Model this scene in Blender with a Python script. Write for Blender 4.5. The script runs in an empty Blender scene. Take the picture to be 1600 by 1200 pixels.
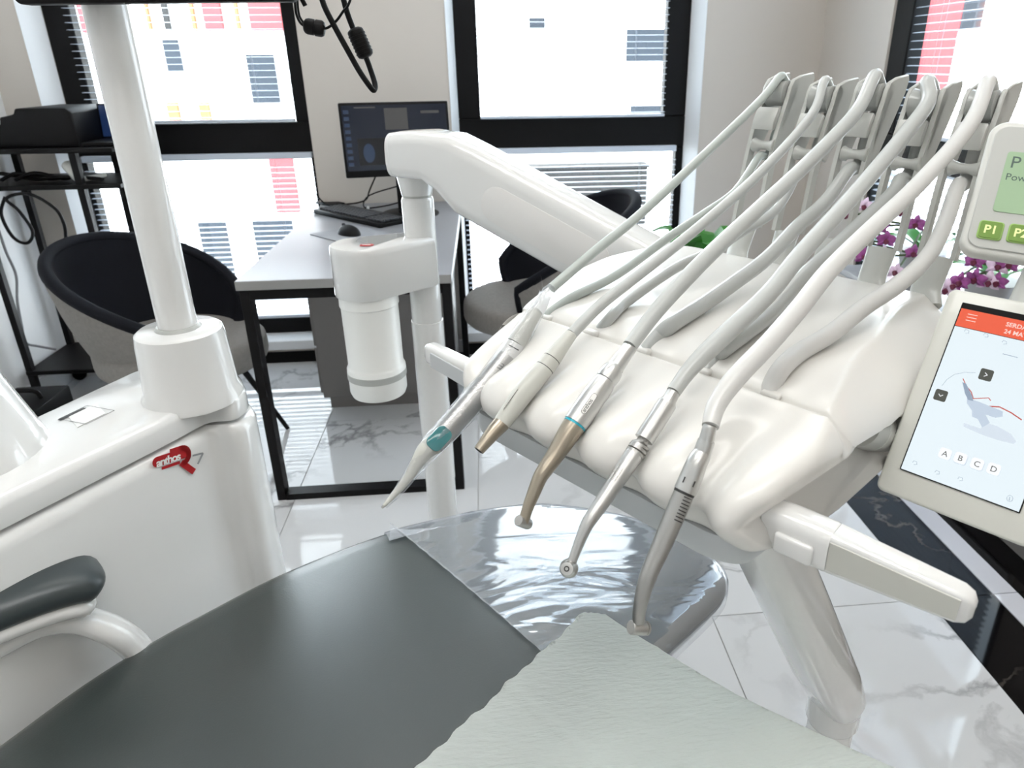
import bpy, bmesh, math, random
from mathutils import Vector as V, Matrix, Quaternion
random.seed(7)
SC = bpy.context.scene
COL = SC.collection
PI = math.pi
R = math.radians

# ------------------------------------------------------------------ camera
H = 1.32                                   # eye height
F, PX, PY = 1090.93, 865.88, 548.42        # focal length and principal point in pixels of 1600 x 1200
AX = V((0.99521416, -0.0443551, 0.08707127))     # world X, Y, Z axes in camera space (right, down, forward)
AY = V((-0.09740105, -0.37857948, 0.92042958))
AZ = V((-0.00786235, -0.92450538, -0.3810879))
cd = bpy.data.cameras.new('camera'); cam = bpy.data.objects.new('camera', cd); COL.objects.link(cam)
cx = V((AX[0], AY[0], AZ[0])); cy = -V((AX[1], AY[1], AZ[1])); cz = -V((AX[2], AY[2], AZ[2]))
cam.matrix_world = Matrix(((cx[0], cy[0], cz[0], 0), (cx[1], cy[1], cz[1], 0), (cx[2], cy[2], cz[2], H), (0, 0, 0, 1)))
cd.sensor_width = 36; cd.sensor_fit = 'HORIZONTAL'; cd.lens = 36*F/1600
cd.shift_x = -(PX-800)/1600; cd.shift_y = -(600-PY)/1600
cd.clip_start = 0.02; cd.clip_end = 200
cd.dof.use_dof = True; cd.dof.focus_distance = 0.78; cd.dof.aperture_fstop = 11
SC.camera = cam

# ------------------------------------------------------------------ world, sun, added room fill lights, exposure
w = bpy.data.worlds.new('sky'); SC.world = w; w.use_nodes = True
nt = w.node_tree; nt.nodes.clear()
wo = nt.nodes.new('ShaderNodeOutputWorld'); bg = nt.nodes.new('ShaderNodeBackground')
bg.inputs[0].default_value = (0.74, 0.87, 1.0, 1); bg.inputs[1].default_value = 6
nt.links.new(bg.outputs[0], wo.inputs[0])
sd = bpy.data.lights.new('sun', 'SUN'); sd.energy = 26; sd.angle = R(2); sd.color = (.95, .98, 1)
so = bpy.data.objects.new('sun', sd); COL.objects.link(so)
so.rotation_euler = V((.25, .8, -.65)).to_track_quat('-Z', 'Y').to_euler()
def area(name, loc, sx, sy, e, col=(1, 1, 1)):
    l = bpy.data.lights.new(name, 'AREA'); l.shape = 'RECTANGLE'; l.size = sx; l.size_y = sy; l.energy = e; l.color = col
    o = bpy.data.objects.new(name, l); COL.objects.link(o); o.location = loc; return o
area('ceiling_fill_light', (-.1, 0.2, 3.22), 2.2, .5, 24)  # unseen fill lights added under the ceiling to brighten the interior
area('ceiling_fill_light', (-.1, 1.9, 3.22), 2.2, .5, 10)
area('ceiling_fill_light', (-.1, -1.4, 3.22), 2.2, .5, 8)
vs = SC.view_settings; vs.view_transform = 'Standard'; vs.look = 'None'; vs.exposure = 0.0; vs.gamma = 1; vs.use_curve_mapping = False

# ------------------------------------------------------------------ pixel -> point helpers (only used to read positions off the photograph)
CAM = V((0, 0, H))
def ray(x, y):
    v = V(((x-PX)/F, (y-PY)/F, 1)); return V((v.dot(AX), v.dot(AY), v.dot(AZ)))
def pZ(x, y, z): r = ray(x, y); return CAM + r*((z-H)/r.z)
def pY(x, y, Y): r = ray(x, y); return CAM + r*(Y/r.y)
def pX(x, y, X): r = ray(x, y); return CAM + r*(X/r.x)
def pD(x, y, D): r = ray(x, y); return CAM + r*(D/r.length)
# frame of the delivery unit and chair: u along the row of instruments, w away from them
S0 = V((.059, .739, 0)); U = V((.62297, -.78225, 0)); W = V((.78225, .62297, 0)); Zv = V((0, 0, 1))
def L(u, w, z): return S0 + U*u + W*w + Zv*z
def pu(x, y, u): r = ray(x, y); c = CAM-S0; return CAM + r*((u-c.dot(U))/r.dot(U))
def pw(x, y, w): r = ray(x, y); c = CAM-S0; return CAM + r*((w-c.dot(W))/r.dot(W))
def uw(P): d = P-S0; return d.dot(U), d.dot(W), P.z
def along(pts, A, B):
    out = []; d = (B-A)
    for x, y in pts:
        r = ray(x, y).normalized(); n = r.cross(d)
        t = ((A-CAM).cross(d)).dot(n)/n.dot(n); out.append(CAM + r*t)
    return out
def rpx(P, px): return px*(P-CAM).length/F*1.07

# ------------------------------------------------------------------ materials
def srgb(c): return tuple(((x/255)/12.92 if x <= 10 else ((x/255+.055)/1.055)**2.4) for x in c)
def mat(name, rgb, rough=.4, metal=0, coat=0, spec=.5, bump=None, emit=None, es=0, var=None, lin=False, trans=0, crough=.03, aniso=0):
    m = bpy.data.materials.new(name); m.use_nodes = True; n = m.node_tree; b = n.nodes['Principled BSDF']
    c = rgb if lin else srgb(rgb)
    b.inputs['Base Color'].default_value = (*c, 1); b.inputs['Roughness'].default_value = rough
    b.inputs['Metallic'].default_value = metal; b.inputs['Coat Weight'].default_value = coat; b.inputs['Coat Roughness'].default_value = crough
    b.inputs['Specular IOR Level'].default_value = spec
    if trans: b.inputs['Transmission Weight'].default_value = trans
    if emit: b.inputs['Emission Color'].default_value = (*srgb(emit), 1); b.inputs['Emission Strength'].default_value = es
    tc = n.nodes.new('ShaderNodeTexCoord')
    if var:      # (scale, amount)
        nz = n.nodes.new('ShaderNodeTexNoise'); nz.inputs['Scale'].default_value = var[0]; nz.inputs['Detail'].default_value = 4
        mx = n.nodes.new('ShaderNodeMix'); mx.data_type = 'RGBA'
        mx.inputs[6].default_value = (*[x*(1-var[1]) for x in c], 1); mx.inputs[7].default_value = (*[min(1, x*(1+var[1])) for x in c], 1)
        n.links.new(tc.outputs['Object'], nz.inputs['Vector']); n.links.new(nz.outputs['Fac'], mx.inputs[0]); n.links.new(mx.outputs[2], b.inputs['Base Color'])
    if bump:     # (scale, strength, distance)
        nz = n.nodes.new('ShaderNodeTexNoise'); nz.inputs['Scale'].default_value = bump[0]; nz.inputs['Detail'].default_value = 3
        bp = n.nodes.new('ShaderNodeBump'); bp.inputs['Strength'].default_value = bump[1]; bp.inputs['Distance'].default_value = bump[2]
        n.links.new(tc.outputs['Object'], nz.inputs['Vector']); n.links.new(nz.outputs['Fac'], bp.inputs['Height']); n.links.new(bp.outputs[0], b.inputs['Normal'])
    return m
M = {}
M['wall'] = mat('wall_paint', (196, 189, 181), .7, bump=(60, .08, .002), var=(1.5, .03))
M['wallw'] = mat('white_wall_paint', (226, 226, 226), .7, bump=(60, .08, .002))
M['ceil'] = mat('ceiling_paint', (235, 235, 232), .8, bump=(40, .05, .002))
M['frame'] = mat('black_window_frame', (4, 4, 5), .55, spec=.2, var=(8, .2))
M['black'] = mat('black_plastic', (4, 4, 5), .5, spec=.2, var=(8, .2))
M['blackm'] = mat('black_metal', (4, 4, 5), .45, spec=.2, var=(8, .2))
M['slat'] = mat('blind_slat', (196, 204, 216), .4, spec=.4, var=(5, .03))
M['cord'] = mat('blind_cord', (180, 184, 190), .7, var=(5, .03))
M['white'] = mat('white_gloss_shell', (224, 224, 222), .25, coat=1, crough=.02, var=(3, .012))
M['cream'] = mat('cream_silicone', (223, 221, 216), .38, coat=.4, var=(4, .012), crough=.12)
M['grey'] = mat('light_grey_plastic', (186, 187, 182), .34, coat=.2, var=(6, .02))
M['tray'] = mat('pale_grey_undershell', (196, 200, 202), .3, coat=.3, var=(6, .02))
M['roller'] = mat('grey_roller', (160, 162, 158), .3, coat=.3, var=(6, .02))
M['hose'] = mat('hose_silicone', (180, 182, 179), .36, coat=.4, var=(12, .03), crough=.2)
M['hosew'] = mat('pale_hose_silicone', (208, 207, 204), .36, coat=.4, var=(12, .03), crough=.2)
M['hoseg'] = mat('green_grey_hose_silicone', (172, 179, 174), .36, coat=.4, var=(12, .03), crough=.2)
M['steel'] = mat('satin_steel', (202, 202, 200), .34, metal=1, var=(20, .05), bump=(900, .05, .0002))
M['gold'] = mat('warm_satin_titanium', (176, 166, 150), .32, metal=1, var=(20, .05))
M['dsteel'] = mat('dark_steel', (180, 179, 176), .36, metal=1, var=(20, .05))
M['pipe'] = mat('grey_handle_plastic', (196, 196, 188), .4, coat=.1, var=(20, .02))
M['teal'] = mat('teal_button', (52, 120, 124), .15, coat=1, var=(60, .3))
M['cyan'] = mat('cyan_ring', (40, 170, 190), .3, var=(60, .1))
M['uph'] = mat('slate_upholstery', (40, 49, 48), .38, spec=.6, coat=.7, crough=.26, bump=(420, .25, .0006), var=(5, .08))
M['uphs'] = mat('slate_rubber_pad', (52, 60, 62), .36, spec=.6, var=(5, .08))
M['bib2'] = mat('pale_green_paper', (210, 222, 210), .8, var=(6, .05))
M['desk'] = mat('grey_laminate', (140, 141, 145), .38, coat=.1, var=(3, .03), crough=.15)
M['deskedge'] = mat('grey_laminate_edge', (142, 141, 139), .45, var=(3, .03))
M['cab'] = mat('dark_grey_laminate', (118, 114, 112), .5, var=(3, .03))
M['fabric'] = mat('grey_wool_fabric', (128, 124, 120), .95, bump=(600, .5, .001), var=(90, .18))
M['navy'] = mat('dark_velvet_fabric', (11, 13, 20), .8, spec=.2, bump=(500, .4, .001), var=(12, .2))
M['piping'] = mat('seat_piping', (92, 98, 112), .6, var=(30, .1))
M['base'] = mat('white_baseboard', (226, 228, 230), .45, var=(3, .02))
M['keys'] = mat('dark_keycap', (38, 40, 46), .45, var=(30, .1))
M['mpad'] = mat('grey_mouse_pad', (150, 152, 156), .7, var=(30, .05))
M['red'] = mat('logo_red', (176, 16, 22), .4, var=(30, .03))
M['seven'] = mat('logo_grey', (140, 142, 144), .4, var=(30, .03))
M['ink'] = mat('dark_ink', (50, 50, 50), .5, var=(30, .03))
M['stick'] = mat('sticker_paper', (226, 226, 224), .4, var=(30, .02))
M['arm_reflection'] = mat('arm_reflection_white', (224, 222, 219), .25, coat=.4, var=(3, .01))  # tone of the reflection on the swing arm's side
M['band'] = mat('grey_translucent_band', (176, 178, 174), .35, var=(30, .02))
M['opal'] = mat('opal_white_plastic', (240, 240, 236), .35, coat=.2, var=(3, .01))
M['orch'] = mat('orchid_petal', (210, 186, 208), .6, var=(70, .3))
M['orchd'] = mat('orchid_purple', (140, 66, 130), .6, var=(90, .8))
M['orchc'] = mat('orchid_throat', (92, 20, 50), .6, var=(60, .2))
M['leaf'] = mat('leaf_green', (40, 120, 24), .45, coat=.2, var=(14, .25))
M['stem'] = mat('stem_green', (60, 78, 44), .6, var=(14, .2))
M['pot'] = mat('pot_ceramic', (150, 150, 152), .35, var=(6, .05))
M['facade'] = mat('render_facade', (236, 234, 232), .9, var=(.5, .04))
M['facr'] = mat('red_facade_panel', (150, 44, 48), .8, var=(2, .1))
M['faco'] = mat('orange_facade_panel', (176, 92, 50), .8, var=(2, .1))
M['facd'] = mat('dark_facade', (10, 9, 9), .8, var=(2, .2))
M['ground'] = mat('pavement', (196, 196, 192), .9, var=(2, .08))
M['blueg'] = mat('facade_window_glass', (24, 30, 38), .2, var=(2, .15))
M['lcd'] = mat('lcd_green', (150, 176, 142), .3, emit=(150, 176, 142), es=.12, var=(3, .02))
M['lcdt'] = mat('lcd_ink', (76, 96, 88), .5, var=(3, .02))
M['btn'] = mat('green_button', (110, 146, 52), .35, coat=.3, var=(30, .04))
M['btnr'] = mat('green_button_rim', (160, 196, 110), .35, var=(30, .04))
M['btnt'] = mat('button_lettering', (224, 232, 160), .5, emit=(224, 232, 160), es=.3, var=(30, .02))
M['scr'] = mat('screen_white', (0, 0, 0), .12, emit=(232, 244, 250), es=1.0, var=(3, .02))
M['scro'] = mat('screen_orange', (0, 0, 0), .12, emit=(246, 104, 74), es=.95, var=(3, .02))
M['scrt'] = mat('screen_header_text', (0, 0, 0), .3, emit=(250, 214, 204), es=1, var=(3, .02))
M['scri'] = mat('screen_dark_icon', (0, 0, 0), .3, emit=(76, 78, 72), es=1, var=(3, .02))
M['scrg'] = mat('screen_grey_icon', (0, 0, 0), .3, emit=(150, 166, 186), es=1, var=(3, .02))
M['scrl'] = mat('screen_pale_shape', (0, 0, 0), .3, emit=(196, 210, 226), es=1, var=(3, .02))
M['scrb'] = mat('screen_faint_shape', (0, 0, 0), .3, emit=(216, 227, 238), es=1, var=(3, .02))
M['scrw'] = mat('screen_button_white', (0, 0, 0), .3, emit=(250, 252, 255), es=1, var=(3, .02))
M['scrr'] = mat('screen_red_cushion', (0, 0, 0), .3, emit=(196, 84, 72), es=1, var=(3, .02))
M['bezel'] = mat('tablet_bezel', (206, 206, 198), .3, coat=.3, var=(6, .02))
M['panel'] = mat('panel_shell', (204, 204, 198), .38, coat=.15, var=(6, .02))
M['mon'] = mat('monitor_screen', (6, 8, 14), .15, emit=(30, 44, 70), es=.25, var=(3, .5))
M['monp'] = mat('monitor_pale_window', (0, 0, 0), .3, emit=(90, 90, 90), es=.6, var=(30, .5))
M['monb'] = mat('monitor_blue_icons', (0, 0, 0), .3, emit=(50, 68, 96), es=.7, var=(60, .5))
M['mond'] = mat('monitor_dark_window', (0, 0, 0), .3, emit=(10, 12, 18), es=.8, var=(30, .3))
M['bluepanel'] = mat('laptop_screen', (6, 10, 24), .3, emit=(28, 52, 96), es=.6, var=(5, .6))
M['cablew'] = mat('grey_cable', (120, 120, 122), .5, var=(30, .05))
M['lamp'] = mat('ceiling_fill_diffuser', (255, 250, 244), .5, emit=(255, 248, 238), es=2.2, var=(3, .01))  # glowing face of the added ceiling fill lights
M['paper'] = mat('white_paper', (236, 236, 232), .7, var=(6, .02))

def marble(name, base, vein, scale, vs_, rough=.05, thr=.035, amt=.8):
    m = bpy.data.materials.new(name); m.use_nodes = True; n = m.node_tree; b = n.nodes['Principled BSDF']
    lk = n.links.new; N = n.nodes.new
    tc = N('ShaderNodeTexCoord')
    n1 = N('ShaderNodeTexNoise'); n1.inputs['Scale'].default_value = scale*1.4; n1.inputs['Detail'].default_value = 5
    ad = N('ShaderNodeMix'); ad.data_type = 'RGBA'; ad.blend_type = 'ADD'; ad.inputs[0].default_value = .35
    lk(tc.outputs['Object'], n1.inputs['Vector']); lk(tc.outputs['Object'], ad.inputs[6]); lk(n1.outputs['Color'], ad.inputs[7])
    n2 = N('ShaderNodeTexNoise'); n2.inputs['Scale'].default_value = scale; n2.inputs['Detail'].default_value = 8; n2.inputs['Roughness'].default_value = .55
    lk(ad.outputs[2], n2.inputs['Vector'])
    s = N('ShaderNodeMath'); s.operation = 'SUBTRACT'; s.inputs[1].default_value = .5; lk(n2.outputs['Fac'], s.inputs[0])
    a = N('ShaderNodeMath'); a.operation = 'ABSOLUTE'; lk(s.outputs[0], a.inputs[0])
    mr = N('ShaderNodeMapRange'); mr.inputs['From Min'].default_value = 0; mr.inputs['From Max'].default_value = thr; mr.inputs['To Min'].default_value = 1; mr.inputs['To Max'].default_value = 0
    lk(a.outputs[0], mr.inputs['Value'])
    n3 = N('ShaderNodeTexNoise'); n3.inputs['Scale'].default_value = vs_; n3.inputs['Detail'].default_value = 2; lk(tc.outputs['Object'], n3.inputs['Vector'])
    m3 = N('ShaderNodeMapRange'); m3.inputs['From Min'].default_value = .45; m3.inputs['From Max'].default_value = .62; lk(n3.outputs['Fac'], m3.inputs['Value'])
    mu = N('ShaderNodeMath'); mu.operation = 'MULTIPLY'; lk(mr.outputs[0], mu.inputs[0]); lk(m3.outputs[0], mu.inputs[1])
    mu2 = N('ShaderNodeMath'); mu2.operation = 'MULTIPLY'; mu2.inputs[1].default_value = amt; lk(mu.outputs[0], mu2.inputs[0])
    mx = N('ShaderNodeMix'); mx.data_type = 'RGBA'; mx.inputs[6].default_value = (*srgb(base), 1); mx.inputs[7].default_value = (*srgb(vein), 1)
    lk(mu2.outputs[0], mx.inputs[0]); lk(mx.outputs[2], b.inputs['Base Color'])
    b.inputs['Roughness'].default_value = rough; b.inputs['Specular IOR Level'].default_value = .6
    return m
M['marble'] = marble('white_marble_tile', (208, 208, 208), (128, 127, 128), 2.1, 1.0, .05, .028, .9)
M['bmarble'] = marble('black_marble_tile', (8, 7, 8), (120, 112, 106), 2.0, 1.1, .06, .012, .5)
M['grout'] = mat('grout', (172, 171, 169), .8, var=(20, .05))
[x for x in M['bmarble'].node_tree.nodes if x.type == 'BSDF_PRINCIPLED'][0].inputs['Specular IOR Level'].default_value = .15
M['strip'] = mat('white_marble_strip', (208, 208, 214), .1, var=(4, .04))

def glassm(name, tint=(1, 1, 1), ior=1.45, rough=.0):
    m = bpy.data.materials.new(name); m.use_nodes = True; n = m.node_tree; n.nodes.clear()
    o = n.nodes.new('ShaderNodeOutputMaterial'); t = n.nodes.new('ShaderNodeBsdfTransparent'); g = n.nodes.new('ShaderNodeBsdfGlossy')
    x = n.nodes.new('ShaderNodeMixShader'); fr = n.nodes.new('ShaderNodeFresnel'); pass
    ge = n.nodes.new('ShaderNodeNewGeometry'); mi = n.nodes.new('ShaderNodeMix'); mi.data_type = 'FLOAT'; mi.name = 'ior'
    mi.inputs[2].default_value = ior; mi.inputs[3].default_value = 1/ior
    n.links.new(ge.outputs['Backfacing'], mi.inputs[0]); n.links.new(mi.outputs[0], fr.inputs[0])
    t.inputs[0].default_value = (*tint, 1); g.inputs['Roughness'].default_value = rough
    n.links.new(fr.outputs[0], x.inputs[0]); n.links.new(t.outputs[0], x.inputs[1]); n.links.new(g.outputs[0], x.inputs[2]); n.links.new(x.outputs[0], o.inputs[0])
    return m
M['glass'] = glassm('window_glass', (.96, .98, .98))
def filmm(name, ior, tint, bscale, bstr, dist, haze=.0):
    m = glassm(name, tint, ior); n = m.node_tree
    fr = [x for x in n.nodes if x.type == 'FRESNEL'][0]; g = [x for x in n.nodes if x.type == 'BSDF_GLOSSY'][0]
    g.inputs['Roughness'].default_value = .06
    tc = n.nodes.new('ShaderNodeTexCoord'); mp = n.nodes.new('ShaderNodeMapping'); mp.inputs['Rotation'].default_value = (0, 0, R(38)); mp.inputs['Scale'].default_value = (1, 3.2, 1)
    nz = n.nodes.new('ShaderNodeTexNoise'); nz.inputs['Scale'].default_value = bscale; nz.inputs['Detail'].default_value = 3; nz.inputs['Distortion'].default_value = .6
    bp = n.nodes.new('ShaderNodeBump'); bp.inputs['Strength'].default_value = bstr; bp.inputs['Distance'].default_value = dist
    n.links.new(tc.outputs['Object'], mp.inputs[0]); n.links.new(mp.outputs[0], nz.inputs['Vector']); n.links.new(nz.outputs['Fac'], bp.inputs['Height'])
    n.links.new(bp.outputs[0], g.inputs['Normal']); n.links.new(bp.outputs[0], fr.inputs['Normal'])
    if haze:
        o = [x for x in n.nodes if x.type == 'OUTPUT_MATERIAL'][0]; ms = n.nodes.new('ShaderNodeMixShader'); df = n.nodes.new('ShaderNodeBsdfDiffuse'); df.inputs[0].default_value = (.7, .74, .8, 1)
        src = o.inputs[0].links[0].from_socket; ms.inputs[0].default_value = haze
        n.links.new(src, ms.inputs[1]); n.links.new(df.outputs[0], ms.inputs[2]); n.links.new(ms.outputs[0], o.inputs[0])
    return m
M['film'] = filmm('clear_plastic_film', 3.0, (.95, .97, 1), 4.5, .5, .008, .22)
M['sleeve'] = filmm('clear_sleeve_film', 1.6, (.97, .97, .97), 60, .6, .003, .12)
def bibmat():
    m = mat('pale_green_crepe_paper', (242, 247, 242), .75); n = m.node_tree; b = n.nodes['Principled BSDF']
    tc = n.nodes.new('ShaderNodeTexCoord'); mp = n.nodes.new('ShaderNodeMapping'); mp.inputs['Rotation'].default_value = (0, 0, R(62)); mp.inputs['Scale'].default_value = (34, 150, 60)
    nz = n.nodes.new('ShaderNodeTexNoise'); nz.inputs['Scale'].default_value = 1.6; nz.inputs['Detail'].default_value = 4
    bp = n.nodes.new('ShaderNodeBump'); bp.inputs['Strength'].default_value = .8; bp.inputs['Distance'].default_value = .0022
    n.links.new(tc.outputs['Object'], mp.inputs[0]); n.links.new(mp.outputs[0], nz.inputs['Vector']); n.links.new(nz.outputs['Fac'], bp.inputs['Height']); n.links.new(bp.outputs[0], b.inputs['Normal'])
    return m
M['bib'] = bibmat()

# ------------------------------------------------------------------ mesh helpers
def BM(): return bmesh.new()
def finish(bm, smooth=True, angle=40):
    bmesh.ops.recalc_face_normals(bm, faces=bm.faces)
    if smooth:
        a = R(angle)
        for f in bm.faces: f.smooth = True
        for e in bm.edges:
            if len(e.link_faces) == 2 and e.calc_face_angle(0) > a: e.smooth = False
def obj(name, bm, m, parent=None, smooth=True, angle=40, label=None):
    finish(bm, smooth, angle)
    off = root_loc(parent)
    bmesh.ops.translate(bm, verts=bm.verts, vec=-off)
    me = bpy.data.meshes.new(name); bm.to_mesh(me); bm.free()
    me.materials.append(M[m] if isinstance(m, str) else m)
    o = bpy.data.objects.new(name, me); COL.objects.link(o)
    if parent: o.parent = parent
    if label: o['label'] = label
    return o
def root_loc(p):
    v = V((0, 0, 0))
    while p: v += p.location; p = p.parent
    return v
def thing(name, label, cat, loc=(0, 0, 0), group=None):
    o = bpy.data.objects.new(name, None); COL.objects.link(o); o.location = loc; o.empty_display_size = .1
    o['label'] = label; o['category'] = cat
    if group: o['group'] = group
    return o
def tag(o, label, cat, group=None):
    o['label'] = label; o['category'] = cat
    if group: o['group'] = group
    return o
def struct(name, bm, m, parent=None, smooth=False):
    o = obj(name, bm, m, parent, smooth)
    if not parent: o['kind'] = 'structure'
    return o
def box(bm, a, b, bev=0, seg=2):
    a, b = V(a), V(b); c = (a+b)/2; s = V([abs(x) for x in (b-a)])
    return obox(bm, c, (V((1, 0, 0)), V((0, 1, 0)), V((0, 0, 1))), s, bev, seg)
def obox(bm, c, axes, s, bev=0, seg=2):
    t = BM(); bmesh.ops.create_cube(t, size=1)
    for v in t.verts: v.co = V((v.co.x*s[0], v.co.y*s[1], v.co.z*s[2]))
    if bev: bmesh.ops.bevel(t, geom=list(t.edges), offset=bev, segments=seg, affect='EDGES', profile=.5)
    e1, e2, e3 = [V(e).normalized() for e in axes]
    for v in t.verts: v.co = c + e1*v.co.x + e2*v.co.y + e3*v.co.z
    merge(bm, t); return bm
def merge(bm, t):
    me = bpy.data.meshes.new('t'); t.to_mesh(me); t.free(); bm.from_mesh(me); bpy.data.meshes.remove(me)
def catmull(P, n=6, closed=False):
    P = [V(p) for p in P]; out = []
    N = len(P); rng = range(N if closed else N-1)
    for i in rng:
        if closed: p0, p1, p2, p3 = P[i-1], P[i], P[(i+1) % N], P[(i+2) % N]
        else: p0, p1, p2, p3 = P[max(i-1, 0)], P[i], P[i+1], P[min(i+2, N-1)]
        for k in range(n):
            t = k/n
            out.append(.5*((2*p1) + (p2-p0)*t + (2*p0-5*p1+4*p2-p3)*t*t + (3*p1-p0-3*p2+p3)*t**3))
    if not closed: out.append(P[-1])
    return out
def tube(bm, pts, rad, n=12, smooth=0, cap=True, flat=1.0, upv=None):
    pts = [V(p) for p in pts]
    if not hasattr(rad, '__len__'): rad = [rad]*len(pts)
    if smooth:
        q = catmull([(*p, ) for p in pts], smooth); rr = catmull([(r, 0, 0) for r in rad], smooth)
        pts = q; rad = [r.x for r in rr]
    T = []
    for i in range(len(pts)):
        a = pts[max(i-1, 0)]; b = pts[min(i+1, len(pts)-1)]; d = b-a
        T.append(d.normalized() if d.length > 1e-9 else (T[-1] if T else V((0, 0, 1))))
    up = V(upv) if upv else (V((0, 0, 1)) if abs(T[0].z) < .9 else V((1, 0, 0)))
    nrm = (up - T[0]*up.dot(T[0])).normalized(); rings = []
    for i, p in enumerate(pts):
        nrm = (nrm - T[i]*nrm.dot(T[i])).normalized(); bn = T[i].cross(nrm)
        rings.append([bm.verts.new(p + (nrm*math.cos(2*PI*k/n)*flat + bn*math.sin(2*PI*k/n))*max(rad[i], 1e-5)) for k in range(n)])
    for i in range(len(rings)-1):
        for k in range(n):
            bm.faces.new((rings[i][k], rings[i][(k+1) % n], rings[i+1][(k+1) % n], rings[i+1][k]))
    if cap: bm.faces.new(rings[0][::-1]); bm.faces.new(rings[-1])
    return bm
def cyl(bm, a, b, r, r2=None, n=24, bev=0):
    a, b = V(a), V(b); r2 = r if r2 is None else r2
    if bev:
        d = (b-a).normalized()
        return tube(bm, [a, a+d*bev*.3, a+d*bev, b-d*bev, b-d*bev*.3, b], [r-bev, r-bev*.3, r, r2, r2-bev*.3, r2-bev], n)
    return tube(bm, [a, b], [r, r2], n)
def prism(bm, pts, n, depth, bev=0, seg=2):
    """pts: 3D planar outline, extruded along n by depth"""
    t = BM(); vs_ = [t.verts.new(V(p)) for p in pts]; f = t.faces.new(vs_)
    r = bmesh.ops.extrude_face_region(t, geom=[f]); ve = [g for g in r['geom'] if isinstance(g, bmesh.types.BMVert)]
    bmesh.ops.translate(t, verts=ve, vec=V(n)*depth)
    if bev:
        bmesh.ops.recalc_face_normals(t, faces=t.faces)
        ed = [e for e in t.edges if len(e.link_faces) == 2 and e.calc_face_angle(0) > R(50)]
        bmesh.ops.bevel(t, geom=ed, offset=bev, segments=seg, affect='EDGES', profile=.5)
    merge(bm, t); return bm
def rrect(w_, h_, r, n=5):
    o = []
    for cx_, cy_, a0 in ((w_/2-r, h_/2-r, 0), (-w_/2+r, h_/2-r, 90), (-w_/2+r, -h_/2+r, 180), (w_/2-r, -h_/2+r, 270)):
        for k in range(n+1):
            a = R(a0+90*k/n); o.append((cx_+r*math.cos(a), cy_+r*math.sin(a)))
    return o
def plate(bm, C, ex, ey, pts2, depth, bev=0, seg=2):
    ex, ey = V(ex).normalized(), V(ey).normalized(); n = ex.cross(ey)
    return prism(bm, [C + ex*x + ey*y for x, y in pts2], n, depth, bev, seg)
def strip2(bm, C, ex, ey, line, wd, depth):
    """flat stroke along a 2-D polyline"""
    n = ex.cross(ey)
    for (x0, y0), (x1, y1) in zip(line[:-1], line[1:]):
        d = V((x1-x0, y1-y0)); l = d.length
        if l < 1e-7: continue
        d /= l; q = V((-d.y, d.x))*wd/2; e = d*wd*.3
        a = V((x0, y0))-e; b = V((x1, y1))+e
        prism(bm, [C+ex*p.x+ey*p.y for p in (a+q, a-q, b-q, b+q)], n, depth)
    return bm
def text(name, s, C, ex, ey, size, m, parent, depth=.0004, bold=0, space=1.0, shear=0, align='LEFT', label=None, sx=1.0):
    cu = bpy.data.curves.new(name, 'FONT'); cu.body = s; cu.size = size; cu.extrude = depth/2; cu.offset = bold; cu.space_character = space; cu.shear = shear
    cu.align_x = align; cu.resolution_u = 3
    to = bpy.data.objects.new(name, cu); dg = bpy.context.evaluated_depsgraph_get()
    COL.objects.link(to); dg.update(); me = bpy.data.meshes.new_from_object(to.evaluated_get(dg))
    bpy.data.objects.remove(to); bm = BM(); bm.from_mesh(me); bpy.data.meshes.remove(me)
    ex, ey = V(ex).normalized(), V(ey).normalized(); n = ex.cross(ey)
    for v in bm.verts: v.co = V(C) + ex*v.co.x*sx + ey*v.co.y + n*(v.co.z+depth/2)
    return obj(name, bm, m, parent, smooth=False, label=label)
def copy_tree(o, parent=None, off=None):
    c = o.copy(); COL.objects.link(c); c.parent = parent
    if off: c.location = o.location + V(off)
    for ch in list(o.children):
        copy_tree(ch, c)
    return c
def inst(name, me_obj, parent, loc):
    c = me_obj.copy(); COL.objects.link(c); c.parent = parent; c.location = loc; return c

# ------------------------------------------------------------------ room shell
XL, XR, YW, YB, ZC = -1.93, 1.49, 3.2, -2.6, 3.3
YF = 3.30                      # window frame plane
fl = struct('floor', box(BM(), (XL-.1, YB-.1, -.06), (XR+.15, YW+.4, -.004)), 'grout')
# marble tiles 0.6 x 1.2
tx = [-1.87, -1.27, -.67, -.07, .53]; g = .0015
proto = None
def tile(x0, x1, y0, y1, m, key={}):
    k = (round(x1-x0, 3), round(y1-y0, 3), m)
    if k in key:
        inst('tile', key[k], fl, ((x0+x1)/2, (y0+y1)/2, 0)); return
    sx, sy = (x1-x0)/2-g, (y1-y0)/2-g
    b = BM(); box(b, (-sx, -sy, -.01), (sx, sy, 0)); o = obj('tile', b, m, fl, smooth=False); o.location = ((x0+x1)/2, (y0+y1)/2, 0); key[k] = o
ty = [1.356+1.2*k for k in range(-4, 3)]
rows = [(a, min(b, YW+.12)) for a, b in zip([YB]+[t for t in ty if t > YB], [t for t in ty if t > YB]+[YW+.12]) if min(b, YW+.12)-a > .05]
colx = [(XL, -1.87)]+[(x, x+.6) for x in tx[:-1]]+[(.53, 1.117)]
def marble_inst(name, src):      # tiles use object coordinates offset by their own place: give each material world-like offset
    return src
for i, (x0, x1) in enumerate(colx):
    for y0, y1 in rows: tile(x0, x1, y0, y1, 'marble')
for y0, y1 in rows:
    tile(1.117, 1.300, y0, y1, 'bmarble'); tile(1.300, 1.370, y0, y1, 'strip'); tile(1.370, XR, y0, y1, 'bmarble')
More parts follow.
